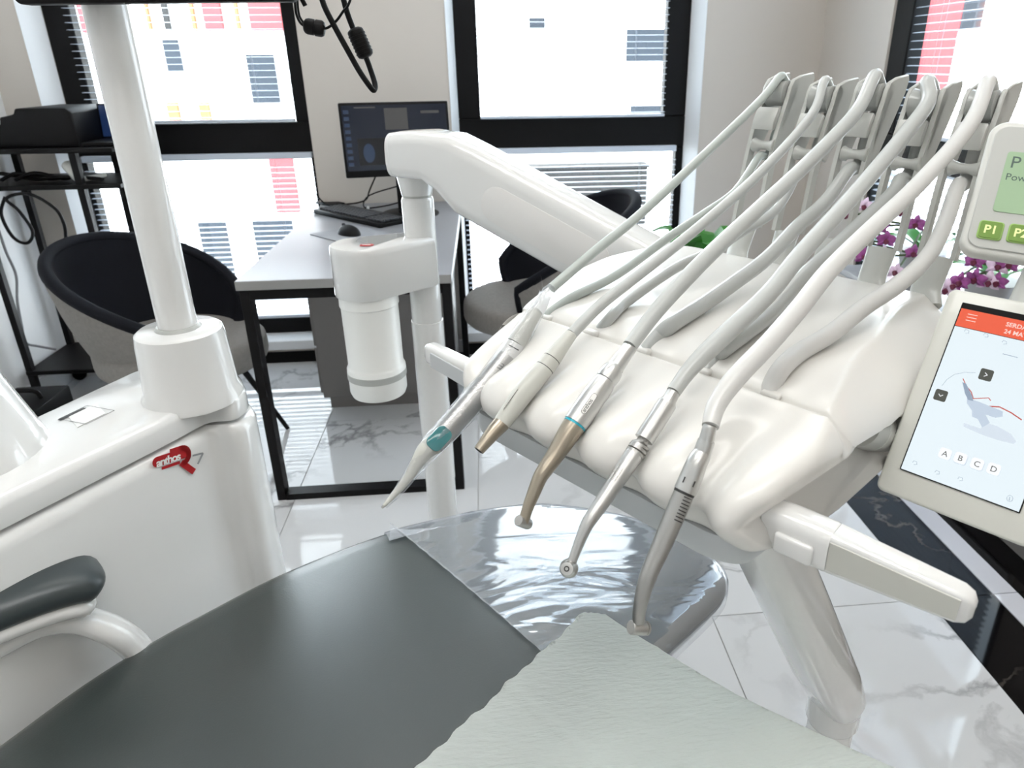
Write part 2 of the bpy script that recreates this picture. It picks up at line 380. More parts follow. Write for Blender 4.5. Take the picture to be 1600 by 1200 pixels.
# veins differ from tile to tile: offset texture by object location
for k in ('marble', 'bmarble'):
    n = M[k].node_tree; oi = n.nodes.new('ShaderNodeObjectInfo'); tc = [x for x in n.nodes if x.type == 'TEX_COORD'][0]
    ad = n.nodes.new('ShaderNodeVectorMath'); ad.operation = 'ADD'
    sc = n.nodes.new('ShaderNodeVectorMath'); sc.operation = 'SCALE'; sc.inputs[3].default_value = 3.7
    n.links.new(oi.outputs['Location'], sc.inputs[0]); n.links.new(sc.outputs[0], ad.inputs[1])
    tos = [l.to_socket for l in tc.outputs['Object'].links]
    for s_ in tos: n.links.new(ad.outputs[0], s_)
    n.links.new(tc.outputs['Object'], ad.inputs[0])

struct('ceiling', box(BM(), (XL-.1, YB-.1, ZC), (XR+.15, YW+.4, ZC+.1)), 'ceil')
struct('wall_left', box(BM(), (XL-.1, YB-.1, 0), (XL, YW+.4, ZC)), 'wallw')
struct('wall_behind', box(BM(), (XL-.1, YB-.1, 0), (XR+.1, YB, ZC)), 'wallw')
# window wall with two tall openings (splayed reveals)
b = BM()
ops = [(-1.745, -.735), (-.107, .925)]; ZT = 3.12
for x0, x1 in ((XL, -1.745-.04), (-.735+.0, -.107-.03), (.925+.04, XR)):
    box(b, (x0, YW, 0), (x1, YF+.1, ZC))
for x0, x1 in ops:
    box(b, (x0-.04, YW, ZT), (x1+.04, YF+.1, ZC))
    box(b, (x0-.04, YW, 0), (x1+.04, YF+.1, .065))
for xa, xb in ((-1.785, -1.745), (-.137, -.107), (.965, .925)):
    prism(b, [(xa, YW, .065), (xb, YF, .065), (xb, YF+.1, .065), (xa, YF+.1, .065)], (0, 0, 1), ZT-.065)
wb = struct('wall_back', b, 'wall')
for x0, x1 in ops:
    struct('trim_1' if x0 < -1 else 'trim_2', box(BM(), (x0-.035, YW-.012, .066), (x1+.035, YF+.02, .112), .004), 'base')
    struct('trim_3' if x0 < -1 else 'trim_4', box(BM(), (x0-.04, YW-.008, .0), (x1+.04, YW, .055)), 'frame')
# white strips on the reveals: daylight there put into the colour
for n_, xa, xb in (('lit_reveal_1', -1.785, -1.745), ('lit_reveal_2', -.137, -.107), ('lit_reveal_3', .965, .925)):
    s_ = 1 if xb > xa else -1
    struct(n_, prism(BM(), [(xa, YW-.002, .115), (xb+s_*.001, YF-.002, .115), (xb+s_*.001, YF-.006, .115), (xa+s_*.003, YW-.005, .115)], (0, 0, 1), ZT-.12), 'base')
# right wall with one opening
YR0, YR1, ZR0 = 1.50, 2.66, .12
b = BM()
box(b, (XR, YB, 0), (XR+.12, YR0, ZC)); box(b, (XR, YR1, 0), (XR+.12, YW+.1, ZC)); box(b, (XR, YR0, ZT), (XR+.12, YR1, ZC)); box(b, (XR, YR0, 0), (XR+.12, YR1, ZR0-.05))
struct('wall_right', b, 'wall')
struct('trim_8', box(BM(), (XR-.02, YR0, ZR0-.05), (XR+.1, YR1, ZR0), .004), 'base')
struct('baseboard_left', box(BM(), (XL, YB, 0), (XL+.015, YW, .10), .003), 'base')
struct('baseboard_right', box(BM(), (XR-.013, YB, 0), (XR, YW, .07), .003), 'cab')
struct('baseboard_back', box(BM(), (-.70, YW-.013, 0), (-.145, YW, .08), .003), 'base')

def window(name, O, ex, ey, width, zb, zt, ztr0=.955, ztr1=1.092, left=.10, right=.10):
    """O at floor, ex along the width, ey outward"""
    root = thing(name, '', '', (0, 0, 0)); del root['label']; del root['category']; root['kind'] = 'structure'
    def bar(n_, a0, a1, z0, z1, d0=0, d1=.06, m='frame'):
        b_ = BM(); obox(b_, O+ex*(a0+a1)/2+ey*(d0+d1)/2+Zv*(z0+z1)/2, (ex, ey, Zv), (abs(a1-a0), d1-d0, z1-z0), .004, 1)
        return obj(n_, b_, m, root, smooth=False)
    bar('window_frame', 0, left, ztr1, zt); bar('window_frame', width-right, width, ztr1, zt)
    bar('window_frame', 0, .022, zb, ztr0); bar('window_frame', width-.035, width, zb, ztr0)
    bar('transom', 0, width, ztr0, ztr1, -.004); bar('window_frame', 0, width, zt-.09, zt, -.002); bar('sill_frame', 0, width, zb, .19, -.002)
    bar('pane', .02, width-.03, .16, ztr0+.01, .035, .041, 'glass'); bar('pane', left-.01, width-right+.01, ztr1-.01, zt-.08, .035, .041, 'glass')
    return root
EX, EY = V((1, 0, 0)), V((0, 1, 0))
window('window_1', V((-1.745, YF, 0)), EX, EY, 1.010, .115, ZT, left=.105, right=.078)
window('window_2', V((-.107, YF, 0)), EX, EY, 1.032, .115, ZT, left=.098, right=.103)
window('window_3', V((XR+.008, YR1, 0)), V((0, -1, 0)), EX, YR1-YR0, .115, ZT, left=.115, right=.05, ztr0=.97, ztr1=1.07)

def blind(label, O, ex, ey, width, z0, z1, pitch=.0265, depth=.018, group=None, tilt=0):
    root = thing('window_blind', label, 'blind', O+Zv*z0, group)
    b_ = BM(); q = ey*math.cos(tilt)+Zv*math.sin(tilt); nn = ex.cross(q)
    C = root.location + ex*width/2
    for k in range(3):
        pass
    prof = [(-depth/2, 0), (-depth/4, .0012), (0, .0017), (depth/4, .0012), (depth/2, 0)]
    v0 = [[b_.verts.new(C+ex*s*width/2+q*a+Zv*(z+dz)) for a, z in prof] for s in (-1, 1) for dz in (0, -.0005)]
    for r0, r1 in ((v0[0], v0[2]), (v0[1], v0[3])):
        for i in range(4): b_.faces.new((r0[i], r0[i+1], r1[i+1], r1[i]))
    for i in (0, 4): b_.faces.new((v0[0][i], v0[2][i], v0[3][i], v0[1][i]))
    s0 = obj('slat', b_, 'slat', root); s0.location = (0, 0, .02); k = 1
    n_ = int((z1-z0-.05)/pitch)
    for k in range(1, n_): inst('slat', s0, root, (0, 0, .02+k*pitch))
    b_ = BM(); obox(b_, C+Zv*.006, (ex, ey, Zv), (width, depth*.8, .012), .002, 1); obj('bottom_rail', b_, 'slat', root)
    b_ = BM(); obox(b_, C+Zv*(z1-z0-.013), (ex, ey, Zv), (width, .03, .026), .002, 1); obj('head_rail', b_, 'slat', root)
    for t in ([.17, .83] if width < 1.05 else [.12, .5, .88]):
        b_ = BM()
        for s in (-1, 1): tube(b_, [root.location+ex*width*t+ey*s*depth*.5+Zv*.005, root.location+ex*width*t+ey*s*depth*.5+Zv*(z1-z0-.02)], .0008, 4)
        obj('ladder_cord', b_, 'cord', root)
    return root
yb = YF-.018
blind('white venetian blind over the upper pane of the left window', V((-1.655, yb, 0)), EX, EY, .845, 1.095, ZT-.07)
blind('white venetian blind over the lower pane of the left window, beside the desk', V((-1.725, yb, 0)), EX, EY, .965, .20, .965, depth=.025, pitch=.0235)
blind('white venetian blind over the upper pane of the middle window, above the swing arm', V((-.009, yb, 0)), EX, EY, .832, 1.092, ZT-.07)
blind('white venetian blind over the lower pane of the middle window, behind the right chair', V((-.100, yb, 0)), EX, EY, .985, .20, .965, depth=.025, pitch=.0235)
blind('white venetian blind over the upper pane of the right window', V((XR+.026, YR1-.11, 0)), V((0, -1, 0)), EX, .93, 1.07, ZT-.07, tilt=.1)
blind('white venetian blind over the lower pane of the right window, behind the orchids', V((XR+.026, YR1-.03, 0)), V((0, -1, 0)), EX, 1.04, .20, .985, depth=.025, pitch=.0235, tilt=.1)

# ceiling fill lights, added out of the frame to brighten the room
for k, y in enumerate((.2, 1.9, -1.4)):
    t = thing('ceiling_fill_panel', ['unseen ceiling fill light added above the dental chair', 'unseen ceiling fill light added nearest the windows', 'unseen ceiling fill light added at the back of the room'][k], 'lamp', (-.1, y, ZC))
    obj('housing', box(BM(), (-1.3, y-.3, ZC-.05), (1.1, y+.3, ZC), .006), 'ceil', t)
    obj('diffuser', box(BM(), (-1.2, y-.25, ZC-.058), (1.0, y+.25, ZC-.0495), .002), 'lamp', t)

# ------------------------------------------------------------------ outside
struct('ground', box(BM(), (-30, YW+.5, -3.2), (40, 45, -3.0)), 'ground')
def facade_rect(b_, x0, y0, x1, y1, Yf=11, d=.05):
    A = pY(x0, y0, Yf); B = pY(x1, y1, Yf); box(b_, (min(A.x, B.x), Yf-d, min(A.z, B.z)), (max(A.x, B.x), Yf, max(A.z, B.z)))
    return b_
bd = thing('building', 'pale rendered apartment building seen through the window blinds', 'building', (0, 11, -3))
obj('wall', box(BM(), (-9, 11, -3), (12, 19, 9)), 'facade', bd)
def fwin(x0, y0, x1, y1, m='blueg'):
    fr = obj('window_frame', facade_rect(BM(), x0-3, y0-3, x1+3, y1+3, 11, .04), 'facade', bd)
    obj('pane', facade_rect(BM(), x0, y0, x1, y1, 11, .06), m, fr)
fwin(978, 46, 1050, 95); fwin(826, 28, 851, 44); fwin(1478, -30, 1528, 46); fwin(385, 85, 440, 160, 'blueg'); fwin(255, 62, 290, 112, 'blueg'); fwin(395, 345, 470, 425, 'blueg')
fwin(310, 345, 372, 440, 'blueg'); fwin(984, 165, 1046, 176)
for i, (x0, y0, x1, y1, m) in enumerate(((222, -20, 240, 48, 'faco'), (256, -20, 262, 48, 'facd'), (292, -20, 310, 48, 'faco'), (312, -20, 352, 48, 'facr'), (362, -20, 378, 48, 'faco'), (384, -20, 448, 48, 'facr'), (116, -20, 146, 52, 'facr'), (262, 160, 284, 188, 'faco'), (312, 160, 332, 188, 'faco'), (1436, -40, 1474, 145, 'facr'), (420, 240, 470, 330, 'facr'))):
    obj('facade_panel', facade_rect(BM(), x0, y0, x1, y1, 11, .08), m, bd)
low = thing('annex', 'low dark building outside, behind the lower pane of the middle window', 'building', (1.8, 10.6, -3))
A = pY(800, 266, 10.6); B = pY(1008, 350, 10.6)
obj('wall', box(BM(), (A.x, 10.6, B.z), (B.x, 10.95, A.z)), 'facd', low)
obj('plinth', box(BM(), (A.x+.02, 10.62, -3), (B.x-.02, 10.94, B.z)), 'facade', low)
obj('roof', box(BM(), (A.x-.03, 10.57, A.z), (B.x+.03, 10.98, A.z+.04)), 'facd', low)
b2 = thing('building', 'white building outside the right window', 'building', (10, 4, -3))
obj('wall', box(BM(), (9, -3, -3), (14, 9.5, 8)), 'facade', b2)
for k, (y, z) in enumerate(((1.5, 0), (4.2, 0), (6.5, 0), (4.2, 2.6), (6.5, 2.6))):
    fr = obj('window_frame', box(BM(), (8.96, y-.5, z-.6), (9, y+.5, z+.6)), 'slat', b2)
    obj('pane', box(BM(), (8.94, y-.42, z-.52), (8.97, y+.42, z+.52)), 'blueg', fr)
exec_parts = []
# ------------------------------------------------------------------ desk with cabinet
dk = thing('desk', 'grey laminate desk with black metal frame standing end-on to the windows', 'desk', (-.42, 2.6, 0))
X0, X1, Y0, Y1, ZD = -.728, -.112, 2.0, 3.19, .75
obj('desk_top', box(BM(), (X0, Y0, ZD-.028), (X1, Y1, ZD), .0015, 1), 'desk', dk)
obj('edge_band', box(BM(), (X0+.001, Y0-.0015, ZD-.027), (X1-.001, Y0+.001, ZD-.001)), 'deskedge', dk)
lw = .028; zt_ = ZD-.030
for x in (X0+.004, X1-.004-lw):
    for y in (Y0+.01, Y1-.06):
        obj('leg', box(BM(), (x, y, 0), (x+lw, y+.045, zt_), .002, 1), 'blackm', dk)
for x in (X0+.004, X1-.004-lw):
    obj('side_rail', box(BM(), (x, Y0+.055, zt_-.03), (x+lw, Y1-.06, zt_)), 'blackm', dk)
for y in (Y0+.01, Y1-.06):
    obj('cross_rail', box(BM(), (X0+.032, y, zt_-.03), (X1-.032, y+.04, zt_)), 'blackm', dk)
    obj('floor_rail', box(BM(), (X0+.032, y, 0), (X1-.032, y+.045, .022)), 'blackm', dk)
cb = thing('drawer_cabinet', 'dark grey cabinet on castors hidden plinth under the desk', 'cabinet', (-.42, 2.9, 0))
cb['label'] = 'dark grey laminate cabinet standing under the desk'
obj('carcass', box(BM(), (-.70, 2.66, .055), (-.16, 3.16, .70), .002, 1), 'cab', cb)
obj('plinth', box(BM(), (-.68, 2.68, 0), (-.18, 3.14, .055)), 'cab', cb)
for k in range(3):
    d_ = obj('drawer', box(BM(), (-.714, 2.68, .07+k*.208), (-.7005, 3.14, .27+k*.208), .002, 1), 'cab', cb)
    bb = BM(); tube(bb, [(-.714, 2.84, .235+k*.208), (-.735, 2.85, .235+k*.208), (-.735, 2.99, .235+k*.208), (-.714, 3.0, .235+k*.208)], .005, 8); obj('handle', bb, 'steel', d_)

# ------------------------------------------------------------------ computer on the desk
mt = thing('computer_monitor', 'black flat monitor switched on at the back of the desk', 'monitor', (-.40, 2.93, ZD))
a = pY(533, 161, 2.86); c_ = pY(541, 279, 2.83); ex = V((.985, .17, 0)).normalized(); ey = (a-c_).normalized(); ey = (ey-ex*ey.dot(ex)).normalized()
mw, mh = .415, (a-c_).length; nn = ex.cross(ey); C = c_+ex*mw/2+ey*mh/2
obj('case', plate(BM(), C-nn*.028, ex, ey, rrect(mw, mh, .006), .026, .003), 'black', mt)
sc_ = obj('screen', plate(BM(), C+ey*.008, ex, ey, rrect(mw-.02, mh-.036, .002, 1), .0012), 'mon', mt)
def on(b_, x0, y0, x1, y1, d=.0008, base=.0014):   # rectangle in fractions of the screen
    return plate(b_, C+ey*.008+nn*base+ex*((x0+x1)/2-.5)*(mw-.02)+ey*((y0+y1)/2-.5)*(mh-.036), ex, ey, rrect(abs(x1-x0)*(mw-.02), abs(y1-y0)*(mh-.036), .0005, 1), d)
b = BM()
for k in range(9): on(b, .015, .93-k*.1-.055, .065, .93-k*.1)
obj('icon_column', b, 'monb', sc_)
b = BM(); on(b, .12, .08, .42, .50); on(b, .5, .08, .8, .50); obj('image_window', b, 'mond', sc_)
b = BM(); plate(b, C+ey*.008+nn*.0026+ex*(.22-.5)*(mw-.02)+ey*(.27-.5)*(mh-.036), ex, ey, [(.022*math.cos(t/16*2*PI), .036*math.sin(t/16*2*PI)) for t in range(16)], .0006); obj('scan_image', b, 'monb', sc_)
b = BM(); on(b, .40, .62, .62, .95); obj('scan_image', b, 'monp', sc_)
b = BM(); on(b, .75, .86, .93, .9); on(b, .12, .955, .32, .975); obj('title_bar', b, 'monp', sc_)
b = BM(); foot = V((C.x+.02, C.y+.03, ZD))
obox(b, foot+Zv*.11-V(nn)*.0, (ex, nn, Zv), (.085, .02, .20), .004, 1); obj('stand_neck', b, 'black', mt)
b = BM(); tube(b, [foot+Zv*.001, foot+Zv*.006, foot+Zv*.012], [.12, .12, .105], 40); obj('stand_base', b, 'black', mt)
# cables behind the keyboard
b = BM(); tube(b, [(-.74, 3.17, ZD+.05), (-.70, 3.165, ZD+.006), (-.60, 3.15, ZD+.006), (-.53, 3.16, ZD+.02), (-.50, 3.12, ZD+.07), (C.x-.08, C.y+.06, .95)], .0035, 6, 5)
tag(obj('cable', b, 'black'), 'black cable hanging behind the monitor at the left end of the desk', 'cable')
b = BM(); tube(b, [(C.x+.01, C.y+.05, ZD+.12), (-.50, 3.10, ZD+.05), (-.52, 3.06, ZD+.006), (-.44, 3.08, ZD+.006), (-.38, 3.14, ZD+.01)], .003, 6, 5)
tag(obj('cable', b, 'black'), 'black looped cable crossing the desk beneath the monitor screen', 'cable')
b = BM(); tube(b, [(-.505, 3.06, ZD+.006), (-.50, 3.0, ZD+.006), (-.52, 2.95, ZD+.007)], .006, 8, 4)
tag(obj('cable', b, 'paper'), 'short white cable end lying behind the keyboard', 'cable')
# keyboard
kc = (pZ(500, 333, ZD)+pZ(636, 352, ZD)+pZ(600, 360, ZD)+pZ(535, 320, ZD))/4; kc.z = ZD
kx = (pZ(601, 360, ZD)-pZ(495, 336, ZD)).normalized(); ky = Zv.cross(kx)
kb = thing('keyboard', 'black computer keyboard lying on the desk in front of the monitor', 'keyboard', kc)
b = BM(); obox(b, kc+Zv*.009, (kx, ky, Zv), (.455, .155, .018), .005, 2); obj('case', b, 'black', kb)
b = BM(); obox(b, kc+Zv*.021, (kx, ky, Zv), (.0165, .0165, .007), .002, 1); key = obj('keycap', b, 'keys', kb)
cnt = 0
for r_ in range(5):
    for c__ in range(21):
        if c__ in (15,): continue
        o = kx*(-.205+c__*.0205)+ky*(-.048+r_*.0215)
        if cnt == 0: key.location = o
        else: inst('keycap', key, kb, o)
        cnt += 1
mp = (pZ(483, 370, ZD)+pZ(609, 363, ZD))/2; mp.z = ZD
b = BM(); obox(b, mp+Zv*.0015, ((pZ(532, 382, ZD)-pZ(483, 369, ZD)), Zv.cross(pZ(532, 382, ZD)-pZ(483, 369, ZD)), Zv), (.22, .19, .003), .001, 1)
tag(obj('mouse_pad', b, 'mpad'), 'thin grey mouse pad on the desk under the mouse', 'mouse pad')
ms = thing('computer_mouse', 'black computer mouse resting on the grey mouse pad', 'mouse', pZ(546, 367, ZD+.003))
b = BM(); bmesh.ops.create_uvsphere(b, u_segments=20, v_segments=12, radius=1)
md = kx; mc = pZ(546, 366, ZD+.003)
for v in b.verts:
    q = v.co.copy(); z = max(q.z, -.0); v.co = mc + kx*q.x*.056+ky*q.y*.032+Zv*(z*.034)
obj('shell', b, 'black', ms)
b = BM(); cyl(b, mc+kx*-.03+ky*.003+Zv*.029, mc+kx*-.03-ky*.003+Zv*.029, .008, n=12); obj('scroll_wheel', b, 'keys', ms)
ph = pZ(522, 318, ZD)
b = BM(); obox(b, pZ(516, 319, ZD)+Zv*.005, (kx, ky, Zv), (.13, .07, .009), .003, 2); tag(obj('mobile_phone', b, 'black'), 'black phone lying face up left of the monitor behind the keyboard', 'phone')

# ------------------------------------------------------------------ tub chairs
def tub_chair(label, C, ang, s=1.0, zs=.45, ph=.84):
    """open side faces +x rotated by ang"""
    t = thing('tub_chair', label, 'chair', (C[0], C[1], 0), 'grey tub chairs at the desk')
    c, sn = math.cos(ang), math.sin(ang)
    def P(x, y, z): return V((C[0]+(c*x-sn*y)*s, C[1]+(sn*x+c*y)*s, z))
    a0 = R(52); N = 40; rows_ = 10
    def shell(off, inner):
        g_ = []
        for i in range(N+1):
            th = a0 + (2*PI-2*a0)*i/N; k = math.sin((i/N)*PI)**1.0
            top = zs+.10+(ph-zs-.10)*k; col = []
            for j in range(rows_+1):
                f = j/rows_; z = zs-.10+(top-zs+.10)*f
                rr = .265+.045*f*(.35+.65*k) + off - .07*(1-f)**2
                col.append(P(rr*math.cos(th)*1.02-.01, rr*math.sin(th)*1.0, z))
            g_.append(col)
        return g_
    go, gi = shell(0, 0), shell(-.035, 1)
    b_ = BM()
    vo = [[b_.verts.new(p) for p in col] for col in go]
    for i in range(N):
        for j in range(rows_): b_.faces.new((vo[i][j], vo[i+1][j], vo[i+1][j+1], vo[i][j+1]))
    bt = b_.verts.new(P(0, 0, zs-.13))
    for i in range(N): b_.faces.new((vo[i][0], vo[i+1][0], bt))
    obj('outer_shell', b_, 'fabric', t)
    b_ = BM(); vi = [[b_.verts.new(p) for p in col] for col in gi]
    for i in range(N):
        for j in range(rows_): b_.faces.new((vi[i][j], vi[i+1][j], vi[i+1][j+1], vi[i][j+1]))
    obj('backrest_lining', b_, 'navy', t)
    b_ = BM(); path = [(go[0][j]+gi[0][j])/2 for j in range(3, rows_)]+[(go[i][rows_]+gi[i][rows_])/2 for i in range(N+1)]+[(go[N][j]+gi[N][j])/2 for j in range(rows_-1, 2, -1)]
    tube(b_, path, .0205, 10); obj('rim', b_, 'navy', t)
    b_ = BM(); pts = [(.275*math.cos(k/32*2*PI)*1.0+.03, .255*math.sin(k/32*2*PI)) for k in range(32)]
    pts = [(x+(.03 if x > 0 else 0), y) for x, y in pts]
    prism(b_, [P(x, y, zs-.085) for x, y in pts], (0, 0, 1), .10, .03, 3); obj('seat_cushion', b_, 'fabric', t)
    for sx in (-1, 1):
        for sy in (-1, 1):
            b_ = BM(); tube(b_, [P(sx*.13, sy*.13, zs-.10), P(sx*.235, sy*.235, .004)], [.012, .008], 10); obj('leg', b_, 'blackm', t)
    b_ = BM(); obox(b_, P(0, 0, zs-.118), (P(1, 0, 0)-P(0, 0, 0), P(0, 1, 0)-P(0, 0, 0), Zv), (.30, .30, .02), .003, 1); obj('seat_frame', b_, 'blackm', t)
    return t
tub_chair('grey upholstered tub chair with dark lining, left of the desk', (-1.11, 2.37), R(-20), .98, .45, .775)
tub_chair('grey upholstered tub chair with dark lining, right of the desk under the middle window', (.24, 2.62), R(186), 1.04, .47, .85)

# ------------------------------------------------------------------ cart at the left wall
ct = thing('equipment_cart', 'black two-shelf metal cart at the left wall carrying black devices', 'cart', (-1.7, 2.95, 0))
cx0, cx1, cy0, cy1 = -1.88, -1.50, 2.80, 3.10
for x in (cx0, cx1-.0):
    for y in (cy0, cy1):
        obj('post', box(BM(), (x-.012, y-.012, .05), (x+.012, y+.012, 1.03)), 'blackm', ct)
        bb = BM(); cyl(bb, (x, y-.012, .028), (x, y+.012, .028), .028, n=16, bev=.004); obj('castor', bb, 'black', ct)
for z in (1.03, .90, .16):
    sh = obj('shelf', box(BM(), (cx0-.015, cy0-.015, z), (cx1+.015+(.13 if z > .2 else 0), cy1+.015, z+.018), .003, 1), 'blackm', ct)
b = BM(); prism(b, [V((x, cy0+.02, z)) for x, z in ((-1.80, 1.049), (-1.48, 1.049), (-1.48, 1.17), (-1.50, 1.185), (-1.67, 1.185), (-1.68, 1.165), (-1.73, 1.155), (-1.735, 1.13), (-1.78, 1.12), (-1.80, 1.09))], (0, 1, 0), .30, .006)
tag(obj('scanner', b, 'black'), 'stepped black device standing on the top shelf of the cart', 'device')
lp = thing('laptop', 'black laptop with a dark blue screen on the right end of the cart top', 'laptop', (-1.40, 2.9, 1.049))
obj('base', box(BM(), (-1.475, 2.82, 1.049), (-1.31, 3.02, 1.064), .003), 'black', lp)
b = BM(); l0 = pY(150, 214, 2.62); l1 = pY(196, 214, 2.62)
lex = V((1, .05, 0)); ley = V((0, .12, 1)); plate(b, V((-1.395, 3.02, 1.125)), lex, ley, rrect(.18, .13, .005), .008, .002); obj('lid', b, 'black', lp)
b = BM(); plate(b, V((-1.395, 3.02, 1.125))+lex.cross(ley).normalized()*.0085, lex, ley, rrect(.165, .115, .002, 1), .001); obj('screen', b, 'bluepanel', lp)
b = BM()
for k in range(3):
    tube(b, [(-1.86+.05*k, 2.86, .93), (-1.80+.06*k, 2.85, .955), (-1.70+.05*k, 2.88, .928), (-1.60+.03*k, 2.84, .94), (-1.52, 2.88, .93), (-1.44, 2.84, .928)], .007, 6, 5)
tag(obj('cable_bundle', b, 'black'), 'tangle of black cables on the lower shelf of the cart', 'cables')
b = BM(); tube(b, [pY(106, 258, 2.86), pY(115, 270, 2.84), pY(125, 280, 2.86), (-1.48, 2.95, .93)], [.022, .018, .012, .008], 12, 4)
tag(obj('hand_scanner', b, 'panel'), 'small pale handpiece lying across the lower shelf of the cart', 'device')
b = BM(); tube(b, [pY(8, 308, 2.74), pY(2, 335, 2.74), pY(20, 370, 2.74), pY(42, 380, 2.74), pY(51, 362, 2.74), pY(30, 330, 2.74), pY(10, 310, 2.74), pY(45, 303, 2.74), pY(85, 325, 2.74), pY(100, 350, 2.74), pY(103, 375, 2.74)], .006, 8, 6)
tag(obj('cable', b, 'black'), 'thick black cable looping below the cart shelf', 'cable')
b = BM(); tube(b, [pX(-2, 360, XL+.02), pX(10, 395, XL+.02), pX(25, 430, XL+.02), pX(27, 470, XL+.02), pX(34, 510, XL+.02), pX(40, 535, XL+.02), pX(60, 541, XL+.03), pX(88, 546, XL+.08)], .005, 8, 6)
tag(obj('cable', b, 'cablew'), 'grey cable running down the left wall to the floor box', 'cable')
fb = thing('power_unit', 'black floor box with a grey cable behind the left tub chair', 'power unit', (-1.76, 2.54, 0))
obj('case', box(BM(), (-1.86, 2.42, 0), (-1.66, 2.66, .17), .01), 'black', fb)
bb = BM(); tube(bb, [(-1.82, 2.54, .17), (-1.82, 2.54, .20), (-1.72, 2.54, .20), (-1.70, 2.54, .17)], .008, 8, 4); obj('handle', bb, 'blackm', fb)

# ------------------------------------------------------------------ orchids by the right window
def orchid(label, base, blooms, group='orchids by the right window', leaves=True):
    t = thing('orchid', label, 'orchid', base)
    base = V(base)
    b_ = BM(); tube(b_, [base, base+Zv*.01, base+Zv*.13, base+Zv*.14], [.045, .05, .068, .07], 24); obj('pot', b_, 'pot', t)
    st = BM(); st_pts = [base+Zv*.12]+[V(p)+V((.0, .012, -.004)) for p in blooms]
    tube(st, [base+Zv*.12, base+Zv*.2+V((0, .02, 0))]+[V(p)+V((0, .014, -.006)) for p in sorted(blooms, key=lambda q: V(q).z)], .0035, 6, 4); obj('stem', st, 'stem', t)
    for p in blooms:
        p = V(p); fdir = (CAM-p).normalized(); fdir = (fdir+V((random.uniform(-.5, .5), random.uniform(-.5, .5), random.uniform(-.4, .2)))).normalized()
        ex_ = fdir.cross(Zv).normalized(); ey_ = ex_.cross(fdir); rr = random.uniform(.021, .028); b_ = BM()
        for k, (a_, wd) in enumerate(((90, .55), (215, .5), (325, .5), (12, .85), (168, .85))):
            d = ex_*math.cos(R(a_))+ey_*math.sin(R(a_)); s_ = fdir.cross(d)
            prev = None; n_ = 6
            rows_ = []
            for i in range(n_+1):
                f = i/n_; ww = wd*rr*.62*math.sin(PI*min(1, f*.9+.08))
                cp = p+d*rr*f*1.15+fdir*(.006*math.sin(f*PI)-.004*f)
                rows_.append([b_.verts.new(cp-s_*ww), b_.verts.new(cp+fdir*.003), b_.verts.new(cp+s_*ww)])
            for i in range(n_):
                for j in range(2): b_.faces.new((rows_[i][j], rows_[i][j+1], rows_[i+1][j+1], rows_[i+1][j]))
        fl_ = obj('flower', b_, random.choice(['orch', 'orchd', 'orchd']), t)
        b_ = BM(); tube(b_, [p+fdir*.001, p+fdir*.008-ey_*.004, p+fdir*.012-ey_*.012], [.004, .008, .003], 8); obj('throat', b_, 'orchc', fl_)
    for k in range(5 if leaves else 0):
        a_ = k*1.25+.4; d = V((math.cos(a_), math.sin(a_), 0)); s_ = Zv.cross(d); b_ = BM(); rows_ = []
        for i in range(9):
            f = i/8; ww = .026*math.sin(PI*min(1, f*.92+.05))**.7
            cp = base+Zv*(.135+.05*math.sin(f*2.4))+d*.15*f
            rows_.append([b_.verts.new(cp-s_*ww+Zv*.006), b_.verts.new(cp), b_.verts.new(cp+s_*ww+Zv*.006)])
        for i in range(8):
            for j in range(2): b_.faces.new((rows_[i][j], rows_[i][j+1], rows_[i+1][j+1], rows_[i+1][j]))
        obj('leaf', b_, 'leaf', t)
    return t
# shelf under the pots
ZT2 = .62
st = thing('plant_shelf', 'pale grey shelf fixed along the right window under the orchids', 'shelf', (XR-.1, 1.95, ZT2))
obj('board', box(BM(), (XR-.21, 1.48, ZT2-.025), (XR-.001, 2.40, ZT2), .004), 'desk', st)
for y in (1.49, 2.38): obj('bracket', prism(BM(), [(XR-.19, y, ZT2-.025), (XR-.002, y, ZT2-.025), (XR-.002, y, ZT2-.16)], (0, 1, 0), .012), 'blackm', st)
Dm = 2.2
orchid('purple orchid in bloom in a grey pot, its flowers seen between the instrument arms', (1.375, 2.05, ZT2), [pD(x, y, Dm) for x, y in ((1322, 335), (1352, 322), (1350, 375), (1372, 352), (1380, 398), (1408, 330), (1432, 350), (1350, 400), (1385, 375), (1428, 395), (1400, 425))])
orchid('darker purple orchid in bloom beside the tablet display', (1.375, 1.72, ZT2), [pD(x, y, 2.05) for x, y in ((1523, 408), (1525, 435), (1545, 440), (1560, 415), (1575, 412), (1490, 445), (1500, 440), (1478, 452), (1558, 440))])
gp = thing('potted_plant', 'green leafy plant behind the delivery unit under the middle window', 'plant', (.72, 2.6, 0))
gb = V((.72, 2.6, 0)); b = BM(); tube(b, [gb, gb+Zv*.02, gb+Zv*.55, gb+Zv*.56], [.11, .12, .16, .165], 28); obj('planter', b, 'pot', gp)
top = pY(1088, 372, 2.6)
